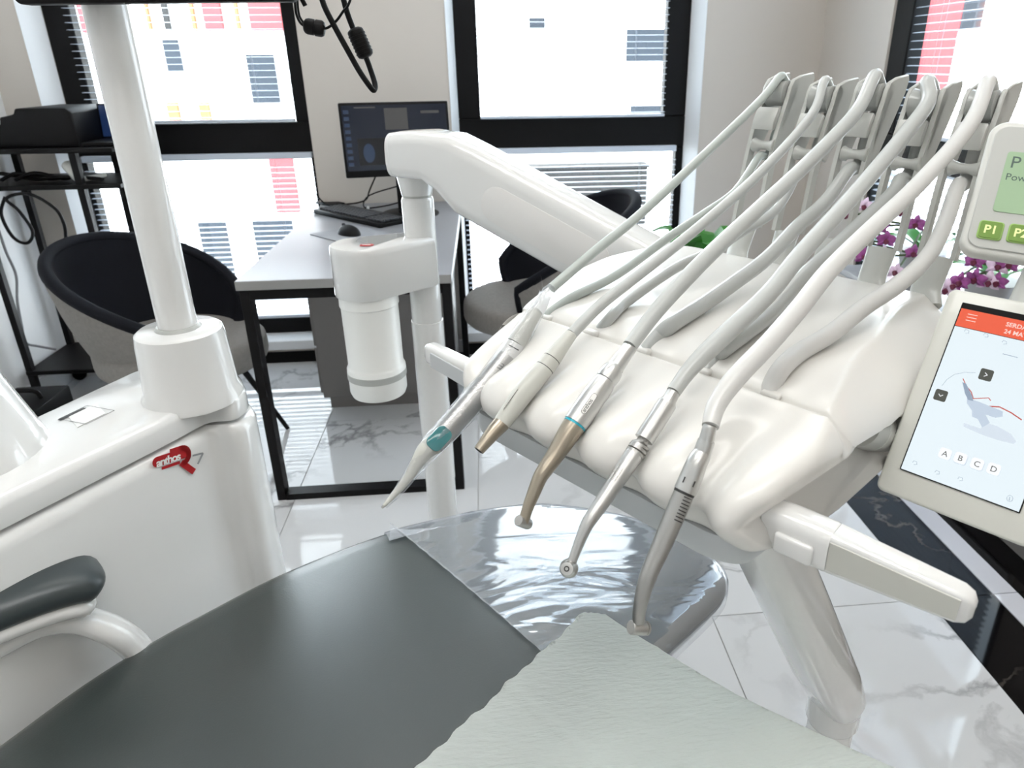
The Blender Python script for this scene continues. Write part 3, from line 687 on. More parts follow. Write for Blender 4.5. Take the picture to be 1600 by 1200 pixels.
for k in range(9):
    a_ = k*.7; d = V((math.cos(a_), math.sin(a_), 0)); s_ = Zv.cross(d); b_ = BM(); rows_ = []
    st0 = V((top.x, 2.6, .55)); L_ = .13 if k % 2 else .17; el = .10 if k % 2 else .16
    for i in range(9):
        f = i/8; ww = .042*math.sin(PI*min(1, f*.92+.05))**.8
        cp = st0+Zv*((top.z-.60)*min(1, f*1.6)+el*math.sin(f*2.2)*.5)+d*L_*f
        rows_.append([b_.verts.new(cp-s_*ww+Zv*.008), b_.verts.new(cp), b_.verts.new(cp+s_*ww+Zv*.008)])
    for i in range(8):
        for j in range(2): b_.faces.new((rows_[i][j], rows_[i][j+1], rows_[i+1][j+1], rows_[i+1][j]))
    obj('leaf', b_, 'leaf', gp)

# ------------------------------------------------------------------ water unit (white console with post) on the left
def smooth_outline(pts, n=6): return [V(p) for p in catmull([(*p, 0) for p in pts], n, True)]
zb_ = .87
wu = thing('water_unit', 'white dental water unit with a tall post and red emblem on the left', 'dental unit', (-.6, .8, 0))
n0 = pZ(0, 780, zb_); n1 = pZ(250, 660, zb_); f0 = pZ(57, 647, zb_); f1 = pZ(225, 571, zb_)
dn = (n1-n0).normalized(); df = (f1-f0).normalized()
PC = V((-.450, .992, 0))          # post centre
def boxout(off):
    rgt = Zv.cross(dn)*-1           # towards the camera side
    lft = Zv.cross(df)
    pts = [n0-dn*.14+rgt*off, n0+rgt*off, n1+rgt*off, n1+dn*.075+rgt*off*1.0-rgt*.004]
    for a_ in (-28, 0, 30, 60, 85): pts.append(PC+V((math.cos(R(a_)), math.sin(R(a_)), 0))*(.074+off))
    pts += [f1+lft*off+V((-.005, .0, 0)), f0+lft*off, f0-df*.25+lft*off, f0-df*.35+lft*off-Zv.cross(df)*.05]
    return [V((p.x, p.y, 0)) for p in pts]
def rounded(pts, r=.02, n=4):
    out = []
    N = len(pts)
    for i in range(N):
        p0, p1, p2 = pts[i-1], pts[i], pts[(i+1) % N]; a_ = (p0-p1); b_ = (p2-p1); k = min(r, a_.length*.45, b_.length*.45)
        A_ = p1+a_.normalized()*k; B_ = p1+b_.normalized()*k
        for j in range(n+1):
            t_ = j/n; out.append(A_*(1-t_)**2+p1*2*t_*(1-t_)+B_*t_*t_)
    return out
o1 = rounded(boxout(0), .03)
def stack(b_, outl, zs_):       # outl: list of outlines per level
    rings = [[b_.verts.new(V((p.x, p.y, z))) for p in ol] for ol, z in zip(outl, zs_)]
    for i in range(len(rings)-1):
        n_ = len(rings[i])
        for k in range(n_): b_.faces.new((rings[i][k], rings[i][(k+1) % n_], rings[i+1][(k+1) % n_], rings[i+1][k]))
    b_.faces.new(rings[0][::-1]); b_.faces.new(rings[-1]); return b_
b = BM(); stack(b, [rounded(boxout(o), .03) for o in (-.006, .0, .0, -.004, -.012)], [zb_-.038, zb_-.036, zb_-.012, zb_-.003, zb_]); obj('cover', b, 'white', wu, angle=50)
b = BM(); stack(b, [rounded(boxout(o), .03) for o in (.0, .004, .008, .008, .004, -.004)], [.0, .03, .3, zb_-.060, zb_-.048, zb_-.042]); obj('housing', b, 'white', wu, angle=50)
b = BM(); tube(b, [PC+Zv*(zb_-.01), PC+Zv*zb_, PC+Zv*(zb_+.012), PC+Zv*.955, PC+Zv*.968, PC+Zv*.972], [.070, .069, .064, .0600, .0580, .053], 48); obj('collar', b, 'white', wu)
b = BM(); tube(b, [PC+Zv*.96, PC+Zv*2.2], .0258, 40); obj('post', b, 'white', wu)
b = BM(); tube(b, [PC+Zv*.971, PC+Zv*.9765], [.032, .028], 32); obj('gasket', b, 'band', wu)
# spittoon pedestal at the left edge of the picture
sp0 = V((-.690, .825, zb_)); 
b = BM(); tube(b, [sp0+Zv*z for z in (-.004, .004, .03, .09, .16, .24)], [.112, .110, .102, .084, .066, .058], 48); spi = obj('spittoon_pedestal', b, 'white', wu)
b = BM(); tube(b, [sp0+Zv*z for z in (.235, .25, .28, .32, .318, .29, .262)], [.06, .07, .085, .09, .085, .07, .05], 48); obj('bowl', b, 'opal', spi)
# sticker on the cover (its code left out)
c0, c1, c2, c3 = [pZ(x, y, zb_+.0006) for x, y in ((105, 649), (151, 631), (165, 646), (121, 668))]
b = BM(); prism(b, [c0, c3, c2, c1], (0, 0, 1), .0003); stk = obj('sticker', b, 'stick', wu)
ex = (c2-c3).normalized(); ey = Zv.cross(ex); Cs = (c0+c1+c2+c3)/4+Zv*.0004
bw, bh = (c2-c3).length, (c0-c3).length
b = BM(); strip2(b, Cs, ex, ey, [(-bw/2, -bh/2), (bw/2, -bh/2), (bw/2, bh/2), (-bw/2, bh/2), (-bw/2, -bh/2)], .0006, .0002)
strip2(b, Cs, ex, ey, [(-bw/2-.001, bh/2-.004), (bw*.3, bh/2-.004)], .006, .0002); obj('sticker_print', b, 'ink', stk)
# emblem on the near side of the housing
side_n = (Zv.cross(dn)*-1).normalized(); side_p = n1+side_n*.0087
def pside(x, y, off=0): r = ray(x, y); p0 = side_p+side_n*off; return CAM+r*((p0-CAM).dot(side_n)/r.dot(side_n))
eA, eB = pside(243, 722), pside(292, 706); Cx = pside(268, 712)
ex = (eB-eA).normalized(); ey = side_n.cross(ex).normalized()
if ey.z < 0: ey = -ey
sx_ = (pside(296, 712)-pside(240, 724)).length
emb = obj('emblem', plate(BM(), (pside(240, 726)+pside(292, 704))/2, ex, ey, rrect(sx_*.98, sx_*.27, sx_*.12), .0006), 'red', wu)
text('lettering', 'anthos', pside(244, 730)+side_n*.0008, ex, ey, sx_*.30, 'paper', emb, .0003, bold=.0004, space=.82)
b = BM(); Rr = sx_*.21; Cr = pside(283, 713)+side_n*.0002
arc = [(-Rr*1.3, Rr*1.05)]+[(Rr*math.cos(R(a_)), Rr*1.05*math.sin(R(a_))) for a_ in range(90, -81, -15)]
strip2(b, Cr, ex, ey, arc, sx_*.14, .0005); strip2(b, Cr, ex, ey, [(Rr*.1, -Rr*.95), (Rr*1.5, -Rr*2.4)], sx_*.16, .0005); obj('emblem_letter', b, 'red', wu)
b = BM(); plate(b, pside(267, 727)-ey*.0, ex, ey, rrect(sx_*.5, sx_*.075, .0003, 1), .0005); obj('emblem_bar', b, 'red', wu)
b = BM(); q0, q1, q2 = pside(301, 712), pside(317, 708), pside(309, 725)
for p_, q_ in ((q0, q1), (q1, q2)):
    d = (q_-p_).normalized(); s_ = side_n.cross(d)*.0013; prism(b, [p_+s_, p_-s_, q_-s_, q_+s_], side_n, .0005)
obj('emblem_numeral', b, 'seven', wu)

# ------------------------------------------------------------------ screen bottom edge and cables above, hung on the post
om = thing('overhead_screen', 'black screen on the post, only its lower edge in view at the top left', 'monitor', (-.40, .97, 1.39))
mb = pY(40, 7, .95); mr = pY(470, 2, .95)
b = BM(); plate(b, V(((mb.x+mr.x)/2, .95, mb.z+.115)), V((mr.x-mb.x, 0, mr.z-mb.z)).normalized(), V((0, 0, 1)), rrect((mr.x-mb.x), .23, .008), .022, .003)
for v in b.verts: v.co.y += .0
obj('case', b, 'black', om)
b = BM(); plate(b, V(((mb.x+mr.x)/2, .9275, mb.z+.115)), V((1, 0, 0)), V((0, 0, 1)), rrect((mr.x-mb.x)-.02, .20, .003, 1), .0008); obj('screen', b, 'mond', om)
b = BM(); cyl(b, (PC.x, .95, mb.z+.12), (PC.x, PC.y, mb.z+.12), .02); obj('bracket', b, 'black', om)
def hang(name, label, pts, r, Y=1.0, n=8):
    b_ = BM(); tube(b_, [pY(x, y, Y+dy) for x, y, dy in pts], r, n, 6); return tag(obj(name, b_, 'black'), label, 'cable')
Yh = .98
cbx = thing('hanging_cable', 'thick black cable loop with a ferrite clamp hanging at the top', 'cable', pY(560, 60, Yh))
b = BM(); tube(b, [pY(x, y, Yh+d) for x, y, d in ((498, -30, 0), (505, 5, 0), (522, 40, 0), (545, 82, 0), (562, 112, 0), (577, 134, 0), (584, 141, .004), (586, 132, .01), (580, 112, .015), (572, 90, .015), (562, 68, .015), (552, 45, .015), (541, 15, .015), (530, -30, .015))], .0036, 10, 6); obj('cord', b, 'black', cbx)
b = BM(); A, B = pY(553, 44, Yh+.015), pY(573, 90, Yh+.015); dd = (B-A).normalized()
tube(b, [A, A+dd*.002, A+dd*.004, B-dd*.004, B-dd*.002, B], [.006, .0095, .0105, .0105, .0095, .006], 20)
for k in range(6):
    p_ = A+dd*((B-A).length*(.2+.12*k)); tube(b, [p_, p_+dd*.002], .0112, 20)
obj('ferrite_clamp', b, 'black', cbx)
cbx = thing('hanging_cable', 'thin black cable loop with a ferrite barrel hanging beside the screen', 'cable', pY(490, 40, Yh))
b = BM(); tube(b, [pY(x, y, Yh+d) for x, y, d in ((459, -30, 0), (461, 5, 0), (464, 25, 0), (473, 39, 0), (491, 43, 0), (510, 44, 0), (525, 33, 0), (536, 18, -.008), (545, 6, -.01), (556, -30, -.01))], .0016, 8, 6)
tube(b, [pY(x, y, Yh+.006) for x, y in ((464, -30), (465, 5), (468, 25), (476, 38))], .0014, 8, 6); obj('cord', b, 'black', cbx)
b = BM(); A, B = pY(475, 40, Yh), pY(508, 46, Yh); dd = (B-A).normalized()
tube(b, [A, A+dd*.002, A+dd*.005, A+dd*.012, A+dd*.0125, A+dd*.0135, A+dd*.014, B-dd*.004, B-dd*.001, B], [.006, .0085, .0095, .0095, .0085, .0085, .0098, .0098, .008, .005], 20); obj('ferrite_barrel', b, 'black', cbx)
b = BM(); tube(b, [pY(462, -25, Yh-.01), pY(470, -5, Yh-.01), pY(477, 9, Yh-.01)], .0028, 10, 3); tag(obj('hanging_cable', b, 'black'), 'short black cable end beside the screen at the top', 'cable')

# ------------------------------------------------------------------ column with swing arm and bottle holder
P2 = V((-.125, 1.3, 0))
sc2 = thing('support_column', 'white column with an angled swing arm and a hanging white bottle', 'dental unit', P2)
def tilt2(z): return P2+V((0, 0, z))
b = BM(); tube(b, [tilt2(0), tilt2(.012), tilt2(.02), tilt2(.86)], [.05, .05, .031, .031], 40); obj('lower_tube', b, 'white', sc2)
b = BM(); tube(b, [tilt2(.858), tilt2(.861), tilt2(1.092), tilt2(1.097), tilt2(1.099)], [.0285, .0292, .0292, .0275, .025], 40); obj('upper_tube', b, 'white', sc2)
b = BM(); tube(b, [tilt2(1.098), tilt2(1.104)], .0265, 40); obj('bearing_ring', b, 'band', sc2)
# head + arm: rounded-rectangle sections swept from the head to the body
A = V((-.150, 1.285, 1.175)); B = L(-.075, .33, .985)+V((0.02, .03, 0)); 
hd = V((B.x-A.x, B.y-A.y, 0)).normalized(); sd_ = V((hd.y, -hd.x, 0))
def sect(b_, C, fwd, sw, sh, r=.022, n=5):
    upv = sd_.cross(fwd)
    if upv.z < 0: upv = -upv
    return [b_.verts.new(C+sd_*x+upv*y) for x, y in rrect(sw, sh, r, n)]
def sweep(b_, secs):
    rg = [sect(b_, *s) for s in secs]
    for i in range(len(rg)-1):
        n_ = len(rg[i])
        for k in range(n_): b_.faces.new((rg[i][k], rg[i][(k+1) % n_], rg[i+1][(k+1) % n_], rg[i+1][k]))
    b_.faces.new(rg[0]); b_.faces.new(rg[-1][::-1]); return b_
dn_ = (B-A).normalized()
h0 = A
f0_ = hd; f1_ = (hd+V((0, 0, -.15))).normalized()
b = BM()
K1 = A+hd*.115+Zv*.004
secs = [(A, hd, .072, .072, .02), (A+hd*.02+Zv*.001, hd, .078, .078, .02), (A+hd*.07+Zv*.002, (hd-Zv*.12).normalized(), .08, .082, .02), (A+hd*.11-Zv*.010, (hd-Zv*.35).normalized(), .08, .102, .024)]
C2 = A+hd*.15-Zv*.036; dir2 = (B-C2).normalized()
for f_ in (0, .25, .6, 1): secs.append((C2+(B-C2)*f_, dir2, .08, .122, .026))
sweep(b, secs); obj('swing_arm', b, 'white', sc2, angle=50)
b = BM(); prof = [(A-hd*.006, hd, .05, .05, .02), (A-hd*.004, hd, .066, .066, .02), (A+hd*.0, hd, .074, .074, .02), (A+hd*.006, hd, .0745, .0745, .02)]
sweep(b, prof); obj('end_cap', b, 'white', sc2)
b = BM(); tube(b, [tilt2(1.102), tilt2(1.13), tilt2(1.165)], [.0275, .033, .040], 36); obj('neck_cone', b, 'white', sc2)
Cw = C2+(B-C2)*.5; upw = sd_.cross(dir2); upw = upw if upw.z > 0 else -upw
b = BM(); plate(b, C2+(B-C2)*.42+sd_*.0395-upw*.004, dir2, sd_.cross(dir2), [(x, y) for x, y in rrect(.24, .060, .029, 8)], .0015, .0005); obj('side_reflection', b, 'arm_reflection', sc2)  # reflection along the arm's side, drawn as a thin toned plate
# bottle holder
xl = pY(527, 400, 1.25); xr_ = pY(664, 400, 1.25)
zt1, zt0 = pY(600, 378, 1.25).z, pY(600, 455, 1.25).z
bc = V((-.222, 1.245, 0)); rb = .058
hx = (V((P2.x, P2.y, 0))-bc); hdir = hx.normalized(); hs = V((-hdir.y, hdir.x, 0)); ln = hx.length
pts = [bc+hdir*rb*math.cos(R(a_))+hs*rb*math.sin(R(a_)) for a_ in range(95, 266, 10)]
pts += [bc+hdir*(ln+.012)-hs*.036, bc+hdir*(ln+.012)+hs*.036]
def scl(pts_, k): c_ = sum(pts_, V((0, 0, 0)))/len(pts_); return [c_+(p-c_)*k for p in pts_]
b = BM(); stack(b, [scl(pts, k) for k in (.97, 1, 1, .985, .93)], [zt0, zt0+.004, zt1-.012, zt1-.003, zt1]); obj('bottle_holder', b, 'white', sc2, angle=45)
b = BM(); tube(b, [bc+Zv*z for z in (zt0+.002, zt0-.008, zt0-.02, zt0-.022, .80, .795, .792, .772, .768, .745, .736, .733)], [.052, .053, .0535, .0515, .0510, .053, .0545, .0545, .0535, .0535, .050, .04], 44); obj('bottle', b, 'opal', sc2)
b = BM(); tube(b, [bc+Zv*.772, bc+Zv*.7725, bc+Zv*.7845, bc+Zv*.785], [.0545, .0552, .0552, .0545], 44); obj('bottle_band', b, 'band', sc2)
b = BM(); ec = pZ(573, 383, zt1+.0006)
plate(b, ec, V((1, 0, 0)), V((0, 1, 0)), rrect(.024, .016, .007), .0004); e2 = obj('emblem', b, 'red', sc2)
b = BM(); strip2(b, ec+Zv*.0005, V((1, 0, 0)), V((0, 1, 0)), [(-.007, .001), (.006, .001)], .0022, .0003); obj('lettering', b, 'paper', e2)
# ------------------------------------------------------------------ dental chair (couch) under the delivery unit
dc = thing('dental_chair', 'dental chair with slate upholstery and white base in the foreground', 'dental chair', L(-.1, -.3, 0))
def interp(tab, x):
    if x <= tab[0][0]: return tab[0][1]
    for (a, fa), (b_, fb_) in zip(tab[:-1], tab[1:]):
        if x <= b_:
            t = (x-a)/(b_-a); return fa+(fb_-fa)*t
    return tab[-1][1]
ZCH = .625
outline = [(.143, .02), (.141, .10), (.139, .18), (.134, .225), (.118, .252), (.09, .268), (.03, .278), (-.031, .272), (-.11, .243), (-.202, .183), (-.255, .11), (-.289, .043), (-.327, -.057), (-.345, -.15), (-.353, -.236), (-.35, -.32), (-.344, -.404), (-.328, -.486), (-.300, -.568), (-.27, -.66), (-.25, -.76), (-.12, -.80), (.03, -.80), (.14, -.76), (.18, -.62), (.20, -.45), (.21, -.30), (.20, -.18), (.17, -.07)]
oc = [(p.x, p.y) for p in catmull([(*p, 0) for p in outline], 4, True)]
cen = (-.10, -.26)
def inset(pts, d):
    n_ = len(pts); out = []
    for i in range(n_):
        a, b_ = V(pts[i-1]), V(pts[(i+1) % n_]); t = (b_-a).normalized(); nn_ = V((t.y, -t.x))
        p = V(pts[i]); 
        if (V(cen)-p).dot(nn_) < 0: nn_ = -nn_
        out.append((p.x+nn_.x*d, p.y+nn_.y*d))
    return out
def shell_rings(levels, outl):
    b_ = BM(); rg = []
    for d, z in levels: rg.append([b_.verts.new(L(x, y, z)) for x, y in inset(outl, d)])
    n_ = len(outl)
    for i in range(len(rg)-1):
        for k in range(n_): b_.faces.new((rg[i][k], rg[i][(k+1) % n_], rg[i+1][(k+1) % n_], rg[i+1][k]))
    # concentric fill of the top
    last = rg[-1]; zt = levels[-1][1]
    for f, dz in ((.75, .0035), (.5, .0055), (.25, .0065)):
        new = [b_.verts.new(L(cen[0], cen[1], zt+dz)+(v.co-L(cen[0], cen[1], zt))*f) for v in rg[-1]]
        for v in new: v.co.z = zt+dz
        for k in range(n_): b_.faces.new((last[k], last[(k+1) % n_], new[(k+1) % n_], new[k]))
        last = new
    b_.faces.new(last); b_.faces.new(rg[0][::-1])
    return b_
lv = [(.03, ZCH-.048), (.012, ZCH-.046), (.003, ZCH-.038), (0, ZCH-.026), (.002, ZCH-.014), (.008, ZCH-.006), (.018, ZCH-.0015), (.04, ZCH)]
obj('cushion', shell_rings(lv, oc), 'uph', dc, angle=60)
lv = [(.06, ZCH-.085), (.03, ZCH-.080), (.016, ZCH-.066), (.012, ZCH-.050), (.014, ZCH-.047)]
obj('under_shell', shell_rings(lv, oc), 'white', dc, angle=60)
# clear film over the foot end
fo = [p for p in oc if p[1] > -.052+(p[0]+.10)*.05]
i0 = max(range(len(oc)), key=lambda i: 0)
ordd = sorted(fo, key=lambda p: math.atan2(p[0]+.10, p[1]+.06))
b = BM(); NR = 9; rings = []
prof = [(-.0015, ZCH-.045), (-.003, ZCH-.030), (-.0022, ZCH-.012), (.006, ZCH-.003), (.018, ZCH+.0012), (.04, ZCH+.0035)]
def poly_off(pts, d):
    out = []
    for i in range(len(pts)):
        a, b_ = V(pts[max(i-1, 0)]), V(pts[min(i+1, len(pts)-1)]); t = (b_-a).normalized(); nn_ = V((t.y, -t.x)); p = V(pts[i])
        if (V((-.1, -.2))-p).dot(nn_) < 0: nn_ = -nn_
        out.append((p.x+nn_.x*d, p.y+nn_.y*d))
    return out
for d, z in prof: rings.append([b.verts.new(L(x, y, z)) for x, y in poly_off(ordd, d)])
# across the top: blend the arc down to the straight seam
arc_ = poly_off(ordd, .04); nA = len(arc_); sA, sB = arc_[0], arc_[-1]
sA = (ordd[0][0]*.995, -.045); sB = (ordd[-1][0]*.99, -.057)
for f in (.2, .4, .6, .8, 1.0):
    row = []
    for i, (x, y) in enumerate(arc_):
        t_ = i/(nA-1); sx2 = sA[0]+(sB[0]-sA[0])*t_; sy2 = sA[1]+(sB[1]-sA[1])*t_
        row.append(b.verts.new(L(x*(1-f)+sx2*f, y*(1-f)+sy2*f, ZCH+.0045+.0045*math.sin(t_*PI)*f+(.0015*math.sin(i*1.9) if f == 1 else 0))))
    rings.append(row)
for i in range(len(rings)-1):
    for k in range(nA-1): b.faces.new((rings[i][k], rings[i][k+1], rings[i+1][k+1], rings[i+1][k]))
flm = obj('protective_film', b, 'film', dc, angle=80, label='clear plastic film over the foot end')
b = BM(); tube(b, [v for v in [L(sA[0]+(sB[0]-sA[0])*k/20, sA[1]+(sB[1]-sA[1])*k/20, ZCH+.006+.0045*math.sin(k/20*PI)) for k in range(21)]], .0011, 6); obj('film_hem', b, 'sleeve', flm)
# pedestal and base
b = BM()
for (u0, w0, su, sw, z0, z1, r_) in ((-.10, -.45, .22, .40, .05, ZCH-.07, .08),):
    stack(b, [[L(u0+x*k, w0+y*k, 0) for x, y in rrect(su, sw, r_)] for k in (1.0, .9, 1.1)], [z0, (z0+z1)/2, z1])
for v in b.verts: pass
obj('pedestal', b, 'white', dc, angle=50)
b = BM(); stack(b, [[L(-.10+x*k, -.50+y*k, 0) for x, y in rrect(.44, .72, .14)] for k in (1.0, 1.0, .94)], [0, .035, .055]); obj('base_plate', b, 'white', dc, angle=50)
# left armrest
Pend = V((-.508, .757, .735)); drn = (-W)
path = [Pend+Zv*-.012-drn*.0, Pend+drn*.02+Zv*.002, Pend+drn*.06+Zv*.010, Pend+drn*.12+Zv*.012, Pend+drn*.2+Zv*.005, Pend+drn*.3-Zv*.008, Pend+drn*.36-Zv*.02]
b = BM(); upv = Zv
def flatsweep(b_, pts, hw, hh, n=20, side=None):
    pts = catmull(pts, 5); m_ = len(pts); rg = []
    for i, p in enumerate(pts):
        f = i/(m_-1); a = pts[max(i-1, 0)]; c_ = pts[min(i+1, m_-1)]; t = (c_-a).normalized(); s_ = (side or Zv.cross(t)).normalized(); up_ = t.cross(s_); up_ = up_ if up_.z > 0 else -up_
        e = min(1, f*9+.0); k = math.sqrt(max(0.0, 1-(1-min(1, f/.14))**2))*.93+.07; k2 = math.sqrt(max(0.0, 1-(1-min(1, (1-f)/.1))**2))*.93+.07; k *= k2
        h_ = hh*(.55+.45*k)*k**.3
        rg.append([b_.verts.new(p+s_*hw*k*math.copysign(abs(math.cos(2*PI*j/n))**.7, math.cos(2*PI*j/n))+up_*h_*math.copysign(abs(math.sin(2*PI*j/n))**.8, math.sin(2*PI*j/n))) for j in range(n)])
    for i in range(m_-1):
        for j in range(n): b_.faces.new((rg[i][j], rg[i][(j+1) % n], rg[i+1][(j+1) % n], rg[i+1][j]))
    b_.faces.new(rg[0]); b_.faces.new(rg[-1][::-1]); return b_
flatsweep(b, path, .042, .021); arm_ = obj('armrest_pad', b, 'uphs', dc, angle=70)
b = BM(); flatsweep(b, [p+drn*.012-Zv*.022 for p in path], .040, .014); obj('armrest_shell', b, 'white', dc, angle=70)
sA_ = Pend+drn*.14-Zv*.03
b = BM(); tube(b, [pZ(-10, 1010, .70), pZ(60, 975, .70), pZ(120, 968, .685), pZ(175, 985, .655), pZ(215, 1015, .61), pZ(235, 1060, .575)], [.020, .021, .022, .024, .026, .028], 16, 5, flat=.7); obj('armrest_bracket', b, 'white', dc)

# paper bib lying on the chair
bc_ = [pZ(925, 945, ZCH+.012), pZ(1400, 1200, .70)]
bibt = BM(); NU, NW = 56, 60
Pc = pZ(925, 945, ZCH+.0125); Pe = pZ(1400, 1200, .70); Pl = pZ(650, 1200, ZCH+.0125)
lc, le_, ll = uw(Pc), uw(Pe), uw(Pl)
eu = V((le_[0]-lc[0], le_[1]-lc[1])); rise = (.70-ZCH-.0125)/eu.length**2; eu = eu.normalized(); ew = V((ll[0]-lc[0], ll[1]-lc[1])).normalized()
def bibz(a_, u_, w_):
    return ZCH+.0125+rise*a_*a_+.0010*math.sin(w_*55+u_*9)*math.sin(u_*31)
c00 = V((lc[0], lc[1]))
LU, LW = .45, .34
V_ = [[None]*(NW+1) for _ in range(NU+1)]
for i in range(NU+1):
    for j in range(NW+1):
        a = i/NU*LU; c_ = j/NW*LW
        rag = .0025*math.sin(j*.9)*math.sin(j*.37) if i == 0 else 0
        q = c00+eu*(a+rag)+ew*c_
        if i+j < 3: q += (eu+ew)*.004*(3-i-j)
        z = bibz(a, q.x, q.y)
        for f_, h_ in ((.1125, .0016), (.225, -.0012), (.3375, .0014)):
            z += h_*math.exp(-((a-f_)/.006)**2)
        z += .0014*math.exp(-((c_-.17)/.006)**2)
        V_[i][j] = bibt.verts.new(L(q.x, q.y, z))
for i in range(NU):
    for j in range(NW): bibt.faces.new((V_[i][j], V_[i+1][j], V_[i+1][j+1], V_[i][j+1]))
bmesh.ops.solidify(bibt, geom=list(bibt.faces), thickness=.0006)
tag(obj('paper_bib', bibt, 'bib', angle=80), 'pale green crepe paper bib with fold creases lying on the chair', 'bib')

# ------------------------------------------------------------------ delivery unit
du = thing('delivery_unit', 'white dental delivery unit with five hose arms, handles and screens above the chair', 'dental unit', L(.15, .12, .96))
SPc, U0c = .0695, .014
UL = [(-.13, -.006), (-.12, -.014), (-.10, -.030), (-.05, -.042), (0, -.052), (.08, -.075), (.2, -.097), (.3, -.097), (.35, -.088), (.38, -.068), (.40, -.04)]
UR = [(-.13, .324), (-.12, .330), (-.10, .340), (-.05, .350), (0, .354), (.15, .356), (.3, .338), (.36, .328), (.39, .30), (.40, .29)]
FW = [(-.05, .0), (-.03, .006), (0, .02), (.1, .045), (.25, .058), (.36, .05), (.4, .04)]
prof_ = [(.30, .990), (.18, .972), (.05, .966), (-.05, .966), (-.095, .972), (-.112, .984), (-.122, .997), (-.120, 1.012), (-.106, 1.026), (-.08, 1.036), (-.045, 1.045), (-.014, 1.0525), (-.004, 1.0555), (0.0, 1.0530), (.004, 1.0585), (.02, 1.0635), (.07, 1.070), (.15, 1.0755), (.24, 1.075), (.32, 1.069), (.370, 1.060), (.392, 1.045), (.398, 1.025), (.385, 1.002), (.35, .992)]
pp = catmull([(a, c_, 0) for a, c_ in prof_], 5, True)
NP = len(pp); NS = 132
nrm2 = []
for i in range(NP):
    t = (pp[(i+1) % NP]-pp[i-1]).normalized(); nrm2.append((-t.y, t.x))      # outward checked below
cw, cz_ = .13, 1.02
for i in range(NP):
    if (pp[i].x-cw)*nrm2[i][0]*.15+(pp[i].y-cz_)*nrm2[i][1] < 0: nrm2[i] = (-nrm2[i][0], -nrm2[i][1])
def sm(x): x = max(0, min(1, x)); return x*x*(3-2*x)
def body_pt(s, i):
    w_, z_ = pp[i].x, pp[i].y; nx, nz = nrm2[i]
    uL, uR = interp(UL, w_), interp(UR, w_); u_ = uL+s*(uR-uL)
    # channels under the instruments
    gw = sm((-.03-w_)/.055)*sm((z_-.968)/.02)
    if 1:
        ph_ = (u_-U0c)/SPc; env = sm((u_+.03)/.03)*sm((.322-u_)/.026)
        k = (.5+.5*math.cos(2*PI*ph_))**1.6
        dsp = .0115*gw*env*k
        w_ -= nx*dsp; z_ -= nz*dsp
    dl, dr = (u_-uL), (uR-u_)
    rl, rr = .028, .013
    for d_, r_ in ((dl, rl), (dr, rr)):
        if d_ < r_:
            k = 1-math.sqrt(max(0, 1-(1-d_/r_)**2)); w_ -= nx*r_*k*.85; z_ -= nz*r_*k*.85
    fw = interp(FW, pp[i].x)
    if pp[i].y > 1.0 and fw > .001 and dr < fw:
        z_ -= .038*(1-dr/fw)*sm((pp[i].y-1.0)/.05)*min(1, fw/.04)
    return L(u_, w_, z_)
b = BM()
ss = [ (1-math.cos(PI*min(1, k/10)/2))*.055 if k <= 10 else 0 for k in range(11)]
S_ = ss+[.055+(1-.11)*k/(NS) for k in range(1, NS)]+[1-x for x in reversed(ss)]
G = [[b.verts.new(body_pt(s, i)) for i in range(NP)] for s in S_]
for a in range(len(G)-1):
    for i in range(NP): b.faces.new((G[a][i], G[a][(i+1) % NP], G[a+1][(i+1) % NP], G[a+1][i]))
b.faces.new(G[0]); b.faces.new(G[-1][::-1])
body = obj('body', b, 'cream', du, angle=60)
# under-tray
b = BM(); tr = [(-.02, -.085), (-.0, -.102), (.30, -.102), (.325, -.09), (.33, 0), (.33, .2), (.29, .34), (-.05, .34), (-.07, .2), (-.035, 0)]
tr_o = [V((x, y, 0)) for x, y in tr]
stack(b, [[V((p.x, p.y, 0)) for p in rounded(scl(tr_o, k), .02)] for k in (.93, .985, 1.0, 1.0)], [.945, .948, .956, .974])
for v in b.verts: v.co = L(v.co.x, v.co.y, v.co.z)
obj('under_tray', b, 'tray', du, angle=50)
# hose slots along the groove
for k in range(5):
    u_ = U0c-.012+SPc*k*1.01
    b = BM(); obox(b, L(u_, .001, 1.0560), (U, W, Zv), (.018, .010, .006), .0025, 3); obj('hose_port', b, 'cream', du)
